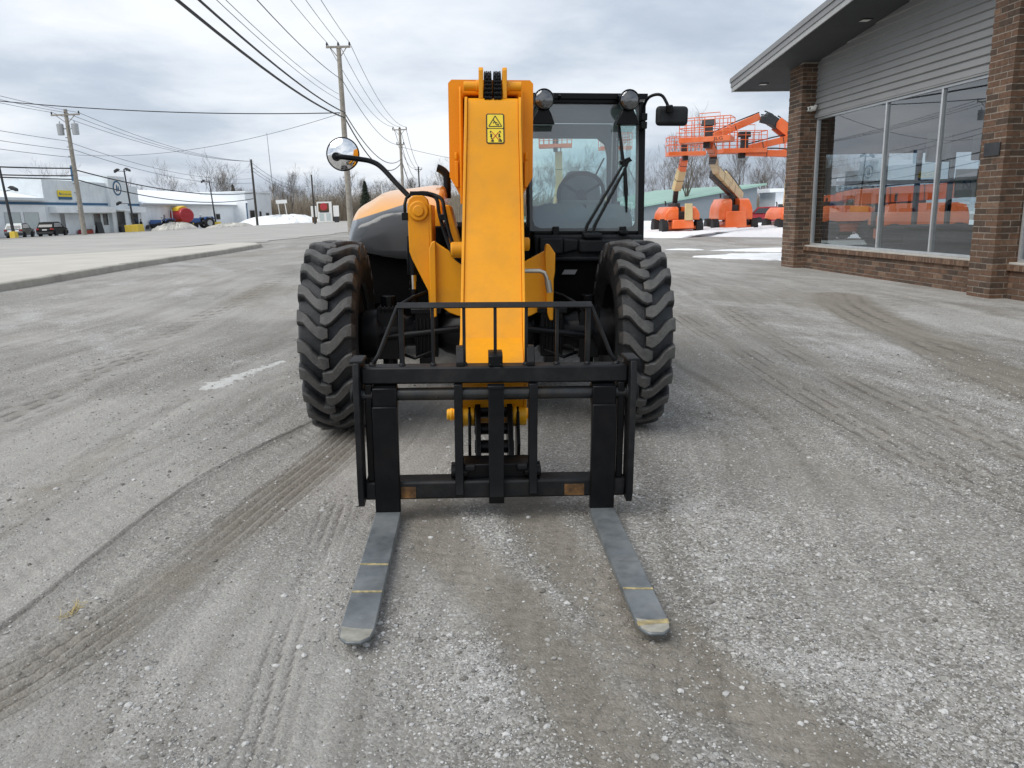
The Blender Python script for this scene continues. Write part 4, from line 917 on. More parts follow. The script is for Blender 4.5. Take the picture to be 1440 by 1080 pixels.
q = MB(); q.box(.8, 9.2, 7.515, 7.523, .56, 2.94); q.build('pane', M['shopglass'], f)
# things seen in the showroom
def sheet(name, x0, x1, z0, z1, y, m, label, cat, extra=None):
    t = thing(name, (0, 0, 0), 0, label, cat, lean=False); t.matrix_basis = B.matrix_basis
    q = MB(); q.box(x0, x1, y - .006, y, z0, z1); q.build('sheet', M[m], t)
    if extra: extra(t)
    return t
def bt(t):
    text('lettering', 'N TR', .34, t, M['darkgrey'], Matrix.Translation((5.2, 7.40, 2.06)) @ Matrix.Rotation(R(90), 4, 'X'))
sheet('banner', 4.6, 6.3, 1.75, 2.5, 7.42, 'creamsign', 'cream banner with dark lettering hung low in the showroom end window', 'banner', bt)
sheet('poster', 3.7, 4.4, 2.7, 3.45, 7.42, 'paper', 'large white poster high in the showroom end window', 'poster')
sheet('poster', 5.0, 5.8, 2.72, 3.46, 7.42, 'paper', 'second white poster, above the cream banner in the showroom', 'poster')
sheet('paper_notice', .9, 1.25, 1.9, 2.6, 7.42, 'paper', 'narrow paper notice in the showroom beside the far brick pier', 'notice')
dk = thing('reception_desk', (0, 0, 0), 0, 'low dark counter standing inside the showroom window', 'desk', lean=False); dk.matrix_basis = B.matrix_basis
q = MB(); q.box(2.4, 3.1, 3.2, 6.0, .1, 1.05); q.build('cabinet', M['carpet'], dk, bevel=.01); q = MB(); q.box(2.3, 3.2, 3.1, 6.1, 1.052, 1.10); q.build('counter_top', M['darkgrey'], dk, bevel=.01)

# ------------------------------------------------------------------ boom lifts
def lift_wheel(par, x, y, r, w):
    q = MB(); q.lathe([(-w / 2, r * .55), (-w / 2, r * .9), (-w / 2 + .06, r), (w / 2 - .06, r), (w / 2, r * .9), (w / 2, r * .55), (0, r * .5)], 'x', (0, 0, 0), 28)
    for k in range(18):
        a = k * math.pi / 9
        for s in (-1, 1):
            c, n = math.cos(a + .17 * (s > 0)), math.sin(a + .17 * (s > 0)); q.bar((s * .03, c * r * 1.01, n * r * 1.01), (s * w * .48, math.cos(a + .3) * r, math.sin(a + .3) * r), .07, .04, up=(0, c, n))
    o = q.build('wheel', M['rubberfar'], par); o.location = (x, y, r)
    q = MB(); q.lathe([(-w * .3, .0), (-w * .32, r * .3), (-w * .4, r * .55), (0, r * .56), (w * .4, r * .55), (w * .32, r * .3), (w * .3, 0)], 'x', n=20); q.build('rim', M['orange'], o)
    return o
def basket(par, loc, rz, w=2.4, d=.95, tilt=0, letters=None):
    e = bpy.data.objects.new('platform', None); COL.objects.link(e); e.parent = par; e.location = loc; e.rotation_euler = (0, tilt, rz)
    q = MB(); q.box(-w / 2, w / 2, -d / 2, d / 2, 0, .06); q.box(-w / 2 - .02, w / 2 + .02, -d / 2 - .03, -d / 2, -.02, .22); q.box(-w / 2 - .02, w / 2 + .02, d / 2, d / 2 + .03, -.02, .22)
    for s in (-1, 1): q.box(s * w / 2 - .015, s * w / 2 + .015, -d / 2, d / 2, -.02, .22)
    q.build('tray', M['orange'], e, bevel=.01)
    q = MB(); r = .022
    for z in (.66, 1.12): q.tube([(-w / 2, -d / 2, z), (w / 2, -d / 2, z), (w / 2, d / 2, z), (-w / 2, d / 2, z), (-w / 2, -d / 2, z)], r, 6)
    q.tube([(-w / 2, -d / 2, .45), (w / 2, -d / 2, .45)], r * .8, 6); q.tube([(-w / 2, d / 2, .9), (w / 2, d / 2, .9)], r * .8, 6)
    for x in (-w / 2, -w * .36, -w / 5, 0, w / 5, w * .36, w / 2):
        for y in (-d / 2, d / 2): q.tube([(x, y, .2), (x, y, 1.12)], r, 6)
    q.tube([(-.5, d / 2, 1.12), (-.5, d / 2, 1.42), (.5, d / 2, 1.42), (.5, d / 2, 1.12)], r * .9, 6)
    q.build('guard_rail', M['orange'], e)
    q = MB(); q.box(-.34, .34, .20, .45, .80, 1.08, tz=(.03, .03, .05, .0)); q.box(-.20, .20, .26, .44, .22, .80); q.build('control_box', M['darkgrey'], e, bevel=.02)
    q = MB(); q.box(-.15, .15, -.1, .25, -.28, -.01); q.build('rotator', M['darkgrey'], e, bevel=.02)
    if letters: text('lettering', letters, .20, e, M['signblack'], Matrix.Translation((w * .28, -d / 2 - .034, .10)) @ Matrix.Rotation(R(90), 4, 'X'), .003, xscale=1.5)
    return e
def boom_lift(loc, rz, label, segs, bk, k=1., tall=1.9, creamhood=False, wx=1.05):
    """segs: (p0, p1, width, height, material); bk: platform args"""
    t = thing('boom_lift', loc, rz, label, 'boom lift', 'orange boom lifts parked on the snow')
    q = MB(); q.box(-.62, .62, -1.5, 1.5, .42, .86); q.box(-wx, wx, -1.28, -1.02, .38, .60); q.box(-wx, wx, 1.02, 1.28, .38, .60); q.box(-.72, .72, -1.75, -1.3, .45, 1.0 if tall < 2 else 1.55, tz=(.06, .06, .1, 0)); q.build('chassis', M['orange'], t, bevel=.05)
    for x in (-wx, wx):
        for y in (-1.15, 1.15): lift_wheel(t, x * 1.08, y, .52, .40)
    q = MB(); q.tube([(0, 0, .86), (0, 0, .98)], .55, 24); q.box(-.24, .24, -1.2, 1.7, .98, tall * .8); q.box(-.18, .18, -.2, 1.6, tall * .8, tall * 1.08); q.build('turntable', M['darkgrey'], t, bevel=.03)
    for s in (-1, 1):
        q = MB(); x0, x1 = sorted((s * .26, s * 1.12)); zt = tall - .08
        q.loft([[(x0, y, .98), (x1, y, .98), (x1, y, z * .55 + .4), (x1 - s * .06 if s > 0 else x1, y, z * .82 + .1), ((x1 if s > 0 else x0) - s * .22, y, z), (x0 if s > 0 else x1, y, z), ] if s > 0 else [(x1, y, .98), (x0, y, .98), (x0, y, z * .55 + .4), (x0 + .06, y, z * .82 + .1), (x0 + .22, y, z), (x1, y, z)] for y, z in ((-1.5, zt * .86), (-1.42, zt * .95), (-1.1, zt), (1.2, zt), (1.5, zt * .94), (1.62, zt * .7))])
        h = q.build('engine_cover', M['orange'], t, bevel=.03, seg=3, smooth=50)
        q = MB(); q.box(s * .66 - .28, s * .66 + .28, -1.535, -1.505, 1.06, 1.32); q.build('cover_panel', M['orange'], h, bevel=.02)
    if creamhood:
        q = MB(); q.box(.10, .62, -1.72, -1.55, .95, 2.0, tz=(.0, .05, 0, 0)); q.build('boom_shroud', M['cream'], t, bevel=.03)
    q = MB(); q.tube([(-.5, 1.0, tall), (-.5, 1.0, tall + .22), (-.56, 1.0, tall + .30)], .05, 8); q.build('exhaust_pipe', M['darkgrey'], t)
    for p0, p1, w, h, m in segs:
        q = MB(); q.bar(p0, p1, w, h); d = Vector(p1) - Vector(p0)
        o = q.build('boom_section', M[m], t, bevel=.02)
        q = MB(); n = max(2, int(d.length / 1.1)); u = d.normalized()
        for i in range(1, n): c = Vector(p0) + d * i / n; q.bar(c - u * .02, c + u * .02, w + .012, h + .012)
        q.tube([Vector(p0) + Vector((w * .3, -.05, h * .5 + .05)), Vector(p0).lerp(Vector(p1), .5) + Vector((w * .34, -.1, h * .5 + .12)), Vector(p1) + Vector((w * .3, -.05, h * .5 + .06))], .035, 6)
        q.build('wear_band', M['darkgrey'], o)
    if bk: basket(t, *bk)
    return t
def v(*a): return Vector(a)
# 1: front-on, boom upright
boom_lift((10.9, 52.3, 0), R(3), 'front-facing boom lift with an upright narrow cream boom, left of the large leaning one', [((.0, .6, 1.9), (-.05, .0, 3.0), .30, .30, 'darkgrey'), ((-.05, .05, 2.9), (.12, -.6, 4.15), .50, .40, 'cream'), ((.12, -.6, 4.1), (.15, -1.0, 4.75), .42, .40, 'orange')], ((.10, -1.5, 4.95), R(-2), 2.3, .95), creamhood=True)
# 2: large one, boom leaning to the left and towards us
boom_lift((15.2, 55.0, 0), R(-2), 'large boom lift with a long cream boom leaning left above its open chassis', [((.65, 1.2, 2.6), (-1.75, -2.8, 4.15), .52, .55, 'cream'), ((.5, .9, 2.52), (-2.0, -2.9, 3.95), .30, .5, 'darkgrey'), ((-1.6, -2.5, 4.1), (-4.0, -12.4, 4.35), .40, .40, 'cream'), ((1.15, 1.9, 2.6), (-.9, -1.6, 4.0), .34, .40, 'cream'), ((-4.0, -12.3, 4.3), (-4.3, -14.0, 4.5), .36, .5, 'darkgrey'), ((-4.3, -14., 4.5), (-4.75, -15.1, 4.8), .34, .34, 'orange')], ((-5.0, -15.6, 4.95), R(-24), 2.44, 1.1, 0, 'JLG'), tall=2.45, wx=1.2)
# 3: half hidden by the brick pier
boom_lift((19.75, 56.4, 0), R(4), 'boom lift half hidden behind the brick pier, with a low platform above a slim boom', [((.0, .5, 1.9), (-.1, .0, 4.3), .45, .40, 'cream'), ((-.1, .0, 4.2), (-.1, -.8, 5.3), .42, .40, 'orange')], ((-.1, -1.3, 5.45), 0, 2.3, .95))
# 4: articulated, its folded arms reach out from behind the pier
boom_lift((17.9, 43.5, 0), R(100), 'boom lift behind the building whose folded orange arms and platform hang beside the pier', [((0, 1.2, 2.0), (.6, 2.0, 4.9), .5, .55, 'orange'), ((.5, 1.6, 4.9), (1.3, 3.1, 6.35), .34, .55, 'orange'), ((1.0, 1.4, 4.7), (1.8, 3.0, 6.2), .34, .5, 'orange'), ((1.4, 3.0, 6.2), (1.5, 3.75, 6.65), .5, .5, 'darkgrey'), ((1.2, 3.3, 6.3), (1.3, 4.1, 6.5), .24, .35, 'darkgrey'), ((1.5, 4.1, 6.65), (1.55, 6.9, 5.55), .32, .36, 'orange'), ((.9, 1.8, 5.6), (1.2, 5.2, 4.9), .34, .34, 'orange'), ((.9, 1.5, 4.6), (1.2, 5.0, 4.75), .40, .34, 'orange')], ((1.4, 5.1, 4.75), R(88), 2.44, 1.0, 0))
# 5, 6: seen through the cab
boom_lift((3.25, 57., 0), R(-5), 'boom lift seen through the cab glass, its platform on the left of the rear window', [((.0, .5, 1.9), (.2, .1, 3.4), .45, .40, 'cream'), ((.2, .1, 3.3), (.2, -.5, 5.6), .5, .40, 'cream')], ((0., -1.0, 5.85), 0, 2.25, .95))
boom_lift((7.3, 59., 0), R(4), 'boom lift glimpsed at the right edge of the cab rear window', [((.0, .5, 1.9), (.2, .1, 3.4), .45, .40, 'cream'), ((.2, .1, 3.3), (.3, -.5, 5.6), .5, .40, 'cream')], ((.2, -1.0, 5.85), 0, 2.25, .95))
# 7, 8: behind the showroom, seen through its windows
boom_lift((20.3, 49.5, 0), R(2), 'boom lift parked behind the showroom, seen through its far pane', [((0, .5, 2.0), (0, -.8, 2.3), .5, .5, 'orange'), ((0, 2.2, 2.2), (0, -3.5, 2.6), .45, .5, 'orange')], None)
boom_lift((16.2, 31.5, 0), R(78), 'closest boom lift behind the showroom, side on through the middle panes', [((0, 2.4, 2.1), (0, -3.8, 2.4), .5, .6, 'orange'), ((0, -3.6, 2.3), (0, -4.6, 1.2), .4, .5, 'darkgrey')], ((0, -5.3, .7), 0, 2.4, .95))

# ------------------------------------------------------------------ back lot buildings, red car
g = thing('shed', (15.6, 94, -.9), R(-8), 'low shed with a pale green metal roof and slate wall beyond the snow', 'building')
q = MB(); q.prism([(-12., 0), (13, 0), (13, 4.9), (-12, 1.6)], 'y', .1, 14); q.build('wall', M['slate'], g)
q = MB(); q.loft([[(-6.5, -.3, 2.0), (14, -.3, 5.1), (14, -.3, 5.3), (-6.5, -.3, 2.2)], [(-20.5, 14, 1.2), (2, 16, 5.0), (2, 16, 5.2), (-20.5, 14, 1.4)]]); q.build('roof', M['greenroof'], g)
q = MB(); q.loft([[(-30., -.5, .3), (-5.5, -.6, .5), (-6.2, -.3, 2.2), (-17, 1, 1.9)], [(-30., 2, .3), (-5.5, 2, .5), (-6.2, 2, 2.2), (-17, 2, 1.9)]]); q.build('roof', M['greenroof'], g)
h = thing('shed', (33.2, 94, 0), R(0), 'small white building behind the red car by the brick pier', 'building')
q = MB(); q.box(-2., 4, 0, 6, -.2, 3.8); q.build('wall', M['white'], h); q = MB(); q.box(-2.9, 4.4, -.6, 6.4, 3.82, 4.25); q.build('roof', M['white'], h, bevel=.03)
def car(loc, rz, label, paint, scale=1., kind='suv', cat='car', group='cars parked near the buildings'):
    t = thing('parked_car', loc, rz, label, cat, group); t.scale = (scale,) * 3
    # x across, y along (front = -y)
    L = 2.3
    body = [(-L, .42), (-L + .05, .72), (-L + .3, .92), (-1.15, 1.02), (1.9, 1.05), (2.15, .95), (L, .75), (L, .42), (2.0, .28), (-2.1, .28)]
    q = MB(); q.loft([[(-.80, *p) for p in [(a * .98, b) for a, b in body]], [(-.90, *p) for p in body], [(.90, *p) for p in body], [(.80, *p) for p in [(a * .98, b) for a, b in body]]]); b = q.build('body', paint, t, bevel=.05, seg=3)
    if kind == 'suv': roof = [(-1.25, 1.0), (-.45, 1.58), (-.1, 1.66), (1.55, 1.62), (2.1, 1.0)]
    else: roof = [(-1.05, 1.0), (-.45, 1.62), (.5, 1.64), (.62, 1.0)]
    q = MB(); q.loft([[(-.72, *p) for p in [(a * .97, b - .0 if b < 1.2 else b - .015) for a, b in roof]], [(-.84 if True else 0, a, b) if b < 1.2 else (-.72, a, b) for a, b in roof], [(.84, a, b) if b < 1.2 else (.72, a, b) for a, b in roof], [(.72, *p) for p in [(a * .97, b - .015 if b > 1.2 else b) for a, b in roof]]]); q.build('cabin', paint, t, bevel=.03)
    q = MB(); m = (roof[0][0] + roof[1][0]) / 2
    for s in (-1, 1):
        a0, a1 = (roof[1][0] - .35, roof[-1][0] - .25)
        pts = [(a0, 1.08), (roof[1][0] + .12, 1.52), (roof[-2][0] - .12, 1.52), (a1, 1.08)]
        def X(z): return s * (.845 - (z - 1.0) * .12 / .62 * 1.02 + .006)
        q.loft([[(X(z), y, z) for y, z in pts], [(X(z) - s * .02, y, z) for y, z in pts]])
    q.build('side_window', M['carglass'], t)
    for nm, ya, yb in (('windscreen', roof[0], roof[1]), ('rear_window', roof[-1], roof[-2])):
        q = MB(); sg = -1 if nm == 'windscreen' else 1
        q.loft([[(-.70, ya[0] + sg * .012 - sg * .06, ya[1] + .09), (.70, ya[0] + sg * .012 - sg * .06, ya[1] + .09), (.62, yb[0] + sg * .03, yb[1] - .06), (-.62, yb[0] + sg * .03, yb[1] - .06)], [(-.70, ya[0] - sg * .1, ya[1] + .09), (.70, ya[0] - sg * .1, ya[1] + .09), (.62, yb[0] - sg * .03, yb[1] - .06), (-.62, yb[0] - sg * .03, yb[1] - .06)]]); q.build(nm, M['carglass'], t)
    for x in (-.80, .80):
        for y in (-1.42, 1.38):
            q = MB(); q.lathe([(-.11, .20), (-.115, .33), (-.09, .36), (.09, .36), (.115, .33), (.11, .20), (0, .19)], 'x', n=20); w = q.build('wheel', M['rubberfar'], t); w.location = (x, y, .36)
            q = MB(); q.lathe([(-.09, 0), (-.1, .2), (.1, .2), (.09, 0)], 'x', n=14); q.build('rim', M['galv'], w)
    for s in (-1, 1):
        q = MB(); q.box(s * .72 - .15, s * .72 + .15, L - .22, L + .01, .78, .95); q.build('tail_lamp', M['tailred'], t, bevel=.02)
        q = MB(); q.box(s * .66 - .18, s * .66 + .18, -L - .005, -L + .25, .68, .82); q.build('headlight', M['signwhite'], t, bevel=.02)
    q = MB(); q.box(-.85, .85, L - .02, L + .03, .36, .60); q.build('bumper', M['darkgrey'], t, bevel=.02)
    q = MB(); q.box(-.55, .55, -L - .02, -L + .05, .45, .70); q.build('grille', M['darkgrey'], t, bevel=.02)
    q = MB(); q.box(-.24, .24, L + .005, L + .014, .74, .86); q.build('number_plate', M['signwhite'], t)
    return t
car((24.6, 74, .35), R(70), 'glossy dark red SUV parked beyond the snow by the brick pier', M['maroon'])
car((-54.6, 87.5, -1.33), R(196), 'pale grey SUV at the left edge of the photo by the leaning lamp post', M['silvercar'])
car((-51.6, 88.6, -1.22), R(191), 'black SUV beside the pale grey one in front of the white dealership', M['blackcar'])
car((-47., 152, -.95), R(62), 'grey pickup parked on the verge beside the white snow bank', M['pickup'], 1.12, 'pickup', 'pickup truck')

# ------------------------------------------------------------------ white dealership across the road
D = thing('dealership', (-57., 97., -1.35), R(-4.2), 'long white dealership with a blue band, snowy roof and white entrance tower', 'building')
q = MB(); q.box(-14, 0, -42, 0, 0, 4.2); q.build('wall', M['white'], D)
q = MB(); q.loft([[(.5, y, 4.25), (.5, y, 4.45), (-13., y, 7.0), (-14.5, y, 7.0), (-14.5, y, 4.2)] for y in (-43, -.05)]); r_ = q.build('roof', M['roofsnow'], D)
q = MB(); q.box(.5, .62, -43, -.05, 4.15, 4.5); q.build('gutter', M['whitepanel'], r_, bevel=.03)
q = MB(); q.box(-14, .02, .0, 13.2, 0, 6.75); q.box(-14, .02, 17.4, 21.3, 0, 6.5); 
for k in range(16): q.box(.02, .035, .4 + k * .82, .44 + k * .82, 4.3, 6.7)
q.build('wall', M['whitepanel'], D)
q = MB(); q.box(-14, .5, 13.2, 17.4, 0, 7.7); q.build('entrance_tower', M['whitepanel'], D)
q = MB(); q.box(.02, .07, -42, 13.2, 3.72, 4.02); q.box(.02, .07, 17.4, 21.3, 3.72, 4.02); q.build('blue_band', M['bluestripe'], D)
q = MB(); q.box(.02, 1.1, .6, 13.2, 2.72, 3.5); q.box(.02, 1.0, 17.4, 21.3, 2.72, 3.5); q.build('canopy', M['white'], D, bevel=.02)
def dwin(y0, y1, z0, z1, m='winglass', x=.02, name='window', fr='whitepanel'):
    q = MB(); w = .08; q.box(x, x + .06, y0, y1, z0, z0 + w); q.box(x, x + .06, y0, y1, z1 - w, z1); q.box(x, x + .06, y0, y0 + w, z0 + w, z1 - w); q.box(x, x + .06, y1 - w, y1, z0 + w, z1 - w)
    f = q.build(name, M[fr], D); q = MB(); q.box(x + .0, x + .025, y0 + w, y1 - w, z0 + w, z1 - w); q.build('pane', M[m], f)
for a in (-36, -32, -26, -22, -16.5, -12.8, -7.2, -4.0): dwin(a, a + 2.6, .95, 2.85, 'winpale', .02, fr='alu')
for a, b, z in ((2.4, 3.5, .3), (6.4, 7.2, .4), (9.4, 11.2, 1.0), (11.5, 12.9, 1.0), (18.4, 20.6, .5)): dwin(a, b, z, 2.7, 'carglass', .02)
dwin(14.1, 16.3, .05, 2.95, 'carglass', .5, 'door', 'alu')
q = MB(); q.box(.5, 1.3, 13.8, 16.6, 3.0, 3.2); q.build('door_hood', M['white'], D)
# emblem on the tower, blue post, tractor-dealer sign board
e = thing('round_emblem', (0, 0, 0), 0, 'round dark ringed emblem with a leaf mark high on the white entrance tower', 'sign', lean=False); e.matrix_basis = D.matrix_basis @ Matrix.Translation((.52, 15.2, 6.1))
q = MB(); q.lathe([(0, .78), (.05, .80), (.05, 1.0), (0, 1.02)], 'x', n=40); q.build('ring', M['bluestripe'], e)
q = MB(); q.lathe([(0.002, .0), (.03, .0), (.03, .78), (0.002, .78)], 'x', n=40); q.build('disc', M['signwhite'], e)
q = MB(); q.prism([(-.35, -.5), (-.05, -.45), (.1, -.1), (.05, .3), (-.15, .55), (-.3, .1)], 'x', .031, .05); q.prism([(.1, -.5), (.4, -.3), (.45, .1), (.3, .35), (.2, -.05)], 'x', .031, .05); q.build('leaf_mark', M['bluestripe'], e)
sg = thing('dealer_sign', (0, 0, 0), 0, 'yellow sign board with a dark strip below it on the white parapet', 'sign', lean=False); sg.matrix_basis = D.matrix_basis @ Matrix.Translation((.04, 4.0, 4.95))
q = MB(); q.box(0, .14, -1.35, 1.35, -.22, .55); q.build('board', M['signyellow'], sg, bevel=.02)
q = MB(); q.box(0, .13, -1.2, 1.35, -.55, -.225); q.build('lower_board', M['bluestripe'], sg)
text('lettering', 'NEW HOLLAND', .30, sg, M['bluestripe'], Matrix.Translation((.146, .15, .08)) @ Matrix.Rotation(R(90), 4, 'Z') @ Matrix.Rotation(R(90), 4, 'X'), .004)
q = MB(); q.prism([(-1.15, -.02), (-.95, -.02), (-.95, .3), (-1.15, .3)], 'x', .141, .15); q.build('mark', M['bluestripe'], sg)
bs = thing('blade_sign', (0, 0, 0), 0, 'narrow dark blue upright panel on top of the white parapet', 'sign', lean=False); bs.matrix_basis = D.matrix_basis @ Matrix.Translation((-.4, 7.0, 6.75))
q = MB(); q.box(-.1, .1, -.22, .22, .0, 1.9); q.build('panel', M['bluestripe'], bs)
# lower workshop wing and its street-end block
W_ = thing('workshop', (-55.4, 118.3, -1.3), R(-4.2), 'long low white workshop with a snow covered pitched roof beside the dealership', 'building')
q = MB(); q.box(-16, 0, .05, 33, 0, 3.85); q.build('wall', M['white'], W_)
q = MB(); q.loft([[(.6, y, 3.88), (.6, y, 4.1), (-7.5, y, 6.6), (-16, y, 4.0)] for y in (.05, 33.)]); r_ = q.build('roof', M['roofsnow'], W_)
q = MB(); q.box(.6, .7, .05, 33, 3.8, 4.1); q.build('gutter', M['galv'], r_)
q = MB(); q.box(.0, .06, 6.5, 7.0, 1.6, 2.4); q.build('vent', M['galv'], W_)
q = MB(); q.box(.0, .06, 25, 26.8, 1.4, 2.5); w_ = q.build('window', M['alu'], W_); q = MB(); q.box(.061, .08, 25.1, 26.7, 1.5, 2.4); q.build('pane', M['carglass'], w_)
q = MB(); q.box(-10, 2.4, 33, 46, 0, 6.4); q.box(-10.2, 2.7, 32.8, 46.2, 6.4, 6.6); q.box(2.4, 2.9, 32.8, 34.2, 4.4, 4.75); q.build('end_block', M['white'], W_)
for a, b, z0, z1 in ((34.6, 37., .9, 3.1), (39.2, 40.4, .05, 2.9), (42.6, 44.4, .9, 2.6)):
    q = MB(); q.box(2.4, 2.46, a, b, z0, z1); w_ = q.build('window' if z0 > .5 else 'door', M['alu'], W_); q = MB(); q.box(2.461, 2.48, a + .12, b - .12, z0 + .12, z1 - .12); q.build('pane', M['carglass'], w_)
q = MB(); q.tube([(2.5, 33.3, .1), (2.5, 33.3, 4.4)], .09, 8); q.build('downpipe', M['bluestripe'], W_)

# ------------------------------------------------------------------ poles, lamps, mast, sign board
def pole(name, x, y, h, r0, r1, label, mat_, cross=None, lean=R(-1.4), cat='utility pole', arms=None, extra=None, group=None):
    t = thing(name, (x, y, gz(x)), 0, label, cat, group, lean=False); t.rotation_euler = (0, lean, 0)
    q = MB(); q.tube([(0, 0, -.3), (0, 0, h * .5), (0, 0, h)], [r0, (r0 + r1) / 2, r1], 12); q.build('shaft', M[mat_], t)
    for z, w in cross or ():
        q = MB(); q.box(-w / 2, w / 2, -.16, -.05, z - .06, z + .06)
        for s in (-1, 1): q.bar((s * w * .35, -.1, z), (0, -.02, z - .7), .03, .05)
        c = q.build('crossarm', M[mat_], t)
        for x_ in (-w / 2 + .06, 0, w / 2 - .06):
            i = MB(); i.tube([(x_, -.1, z + .06), (x_, -.1, z + .14), (x_, -.1, z + .28)], [.03, .07, .045], 8); i.build('insulator', M['darkgrey'], c)
    if extra: extra(t)
    return t
def trans(t):
    for s in (-1, 1):
        q = MB(); q.lathe([(-.5, .0), (-.5, .26), (.35, .28), (.42, .2), (.42, 0)], 'z', (s * .62, -.05, 8.75), 18); q.tube([(s * .62, -.05, 9.15), (s * .62, -.05, 9.35)], .05, 8); q.box(min(0, s * .4), max(0, s * .4), -.06, .02, 8.7, 8.8); q.build('transformer', M['galv'], t)
    for k in range(9):
        q = MB(); q.box(-.22, -.14, -.25, .0, 2 + k * .75, 2.04 + k * .75); q.build('step_bolt', M['darkgrey'], t)
pole('utility_pole', -10.75, 52.7, 11.8, .21, .14, 'tall weathered wooden utility pole beside the hood, behind the round mirror', 'wood', [(11.72, 1.55)])
pole('utility_pole', -12.9, 95, 11.2, .20, .14, 'second wooden utility pole along the road, above the machine hood', 'wood', [(10.95, 1.7), (9.3, .9)])
pole('utility_pole', -19., 165, 10.8, .20, .14, 'farthest wooden utility pole, small beside the boom', 'wooddark', [(10.2, 1.5)])
pole('utility_pole', -36.9, 68, 10.3, .22, .15, 'weathered wooden utility pole with two transformer cans in front of the dealership', 'wood', [(9.85, 2.4)], R(-2.2), extra=trans)
pole('utility_pole', -37.05, 115, 9.3, .18, .13, 'slender dark utility pole at the end of the white workshop', 'wooddark', None, R(-1.8))
pole('utility_pole', -29.9, 120, 7.3, .16, .11, 'short dark pole standing at the road edge left of the round mirror', 'wooddark', None, R(-1.4))
pole('utility_pole', -32.5, 160, 9.6, .16, .1, 'thin grey pole inside the treeline left of the round mirror', 'wood', [(8.6, 2.)], R(-2.))
def lamp_post(x, y, h, label, heads, base=1.15):
    t = thing('lamp_post', (x, y, gz(x)), 0, label, 'lamp post', 'dark lamp posts of the dealership'); t.rotation_euler = (0, R(-4.6), 0)
    q = MB(); q.box(-base / 2, base / 2, -base / 2, base / 2, -.4, 1.0 if base > 1 else .6, tz=(.05, .05, .05, .05)); q.build('footing', M['concyellow'], t, bevel=.05)
    q = MB(); q.tube([(0, 0, .5), (0, 0, h)], [.15, .09], 10); q.build('shaft', M['darkgrey'], t)
    for s, z, o in heads:
        q = MB(); q.tube([(0, 0, z), (s * .35, -.05, z + .08), (s * o, -.1, z + .12)], .04, 6); a = q.build('arm', M['darkgrey'], t)
        q = MB(); q.prism([(-.42, 0), (.42, .0), (.30, .26), (-.22, .30)], 'y', -.3, .2); hd = q.build('lamp_head', M['darkgrey'], t, bevel=.04); hd.location = (s * o, -.1, z + .10); hd.rotation_euler = (0, s * R(28), 0)
lamp_post(-47.4, 75, 6.6, 'leaning dark lamp post at the left edge, by the parked SUVs', [(1, 4.3, .9)], .6)
lamp_post(-52.1, 109, 8.4, 'dark twin-head lamp post on a big yellow block before the entrance tower', [(-1, 8.1, .9), (1, 8.1, .5), (-1, 3.8, 1.4)], 1.9)
lamp_post(-52.4, 140, 8.2, 'dark lamp post with a yellow footing in front of the white workshop', [(-1, 7.9, 1.0)], 1.5)
ms = thing('radio_mast', (-59.6, 200, -1.3), 0, 'very tall thin white guyed mast behind the grey pickup', 'mast'); ms.rotation_euler = (0, R(-2.6), 0)
q = MB(); q.tube([(0, 0, 0), (0, 0, 9)], [.34, .26], 6); q.build('lower_mast', M['signwhite'], ms); q = MB(); q.tube([(0, 0, 9), (0, 0, 22)], [.14, .07], 6); q.build('upper_mast', M['galv'], ms)
st = thing('road_sign', (-45.6, 158, -.8), 0, 'pale rectangular road sign on two leaning posts by the pickup', 'road sign'); st.rotation_euler = (0, R(-3), 0)
q = MB()
for s in (-.5, .9): q = MB(); q.tube([(s, 0, 0), (s - .3, 0, 4.6)], .1, 6); q.build('post', M['signwhite'], st)
q = MB(); q.box(-1.1, 1.1, -.1, -.04, 4., 4.7); q.build('panel', M['signwhite'], st)
sb = thing('sign_board', (-33., 140, -.3), R(2), 'white roadside board with a red and orange panel and two side boards', 'sign board')
q = MB(); q.box(-1.35, 1.25, 0, .12, .1, 3.6); q.build('board', M['signwhite'], sb, bevel=.02); q = MB(); q.box(-1.1, .75, -.03, -.004, 1.9, 3.35); q.build('orange_panel', M['rust'], sb)
q = MB(); q.lathe([(-.06, 0), (-.055, .62), (-.032, .64)], 'y', (-.15, 0, 2.75), 24); q.build('red_badge', M['red'], sb); q = MB(); q.box(-.9, .7, -.035, -.031, 1.75, 2.05); q.build('dark_strip', M['darkgrey'], sb)
for s in (-1, 1): 
    q = MB(); q.box(s * 1.95 - .5, s * 1.95 + .5, .1, .2, 1.0, 2.9); q.build('side_board', M['signwhite'], sb, bevel=.02); q = MB(); q.box(s * 1.95 - .4, s * 1.95 + .4, .05, .3, 0, 1.0); q.build('side_stand', M['rust'] if s < 0 else M['darkgrey'], sb)
for x in (-.6, .6):
    q = MB(); q.box(x - .4, x + .4, -.012, -.004, .3, 1.6); q.build('sheet', M['winpale'], sb)
for i, (x, y, h) in enumerate(((-15.9, 128, 6.2), (-14.4, 131, 3.6), (-12.6, 135, 3.0))):
    t = thing('marker_post', (x - 4.6, y, gz(x)), 0, ('tall thin white post behind the wooden pole', 'short white stake right of the thin white post', 'shortest white stake near the conifer')[i], 'post'); t.rotation_euler = (0, R(-4), 0)
    q = MB(); q.tube([(0, 0, 0), (0, 0, h * .8), (0, 0, h)], [.1, .09, .05], 8); q.build('shaft', M['signwhite'], t); q = MB(); q.tube([(0, 0, h), (0, 0, h + .08)], [.12, .1], 8); q.build('cap', M['galv'], t)

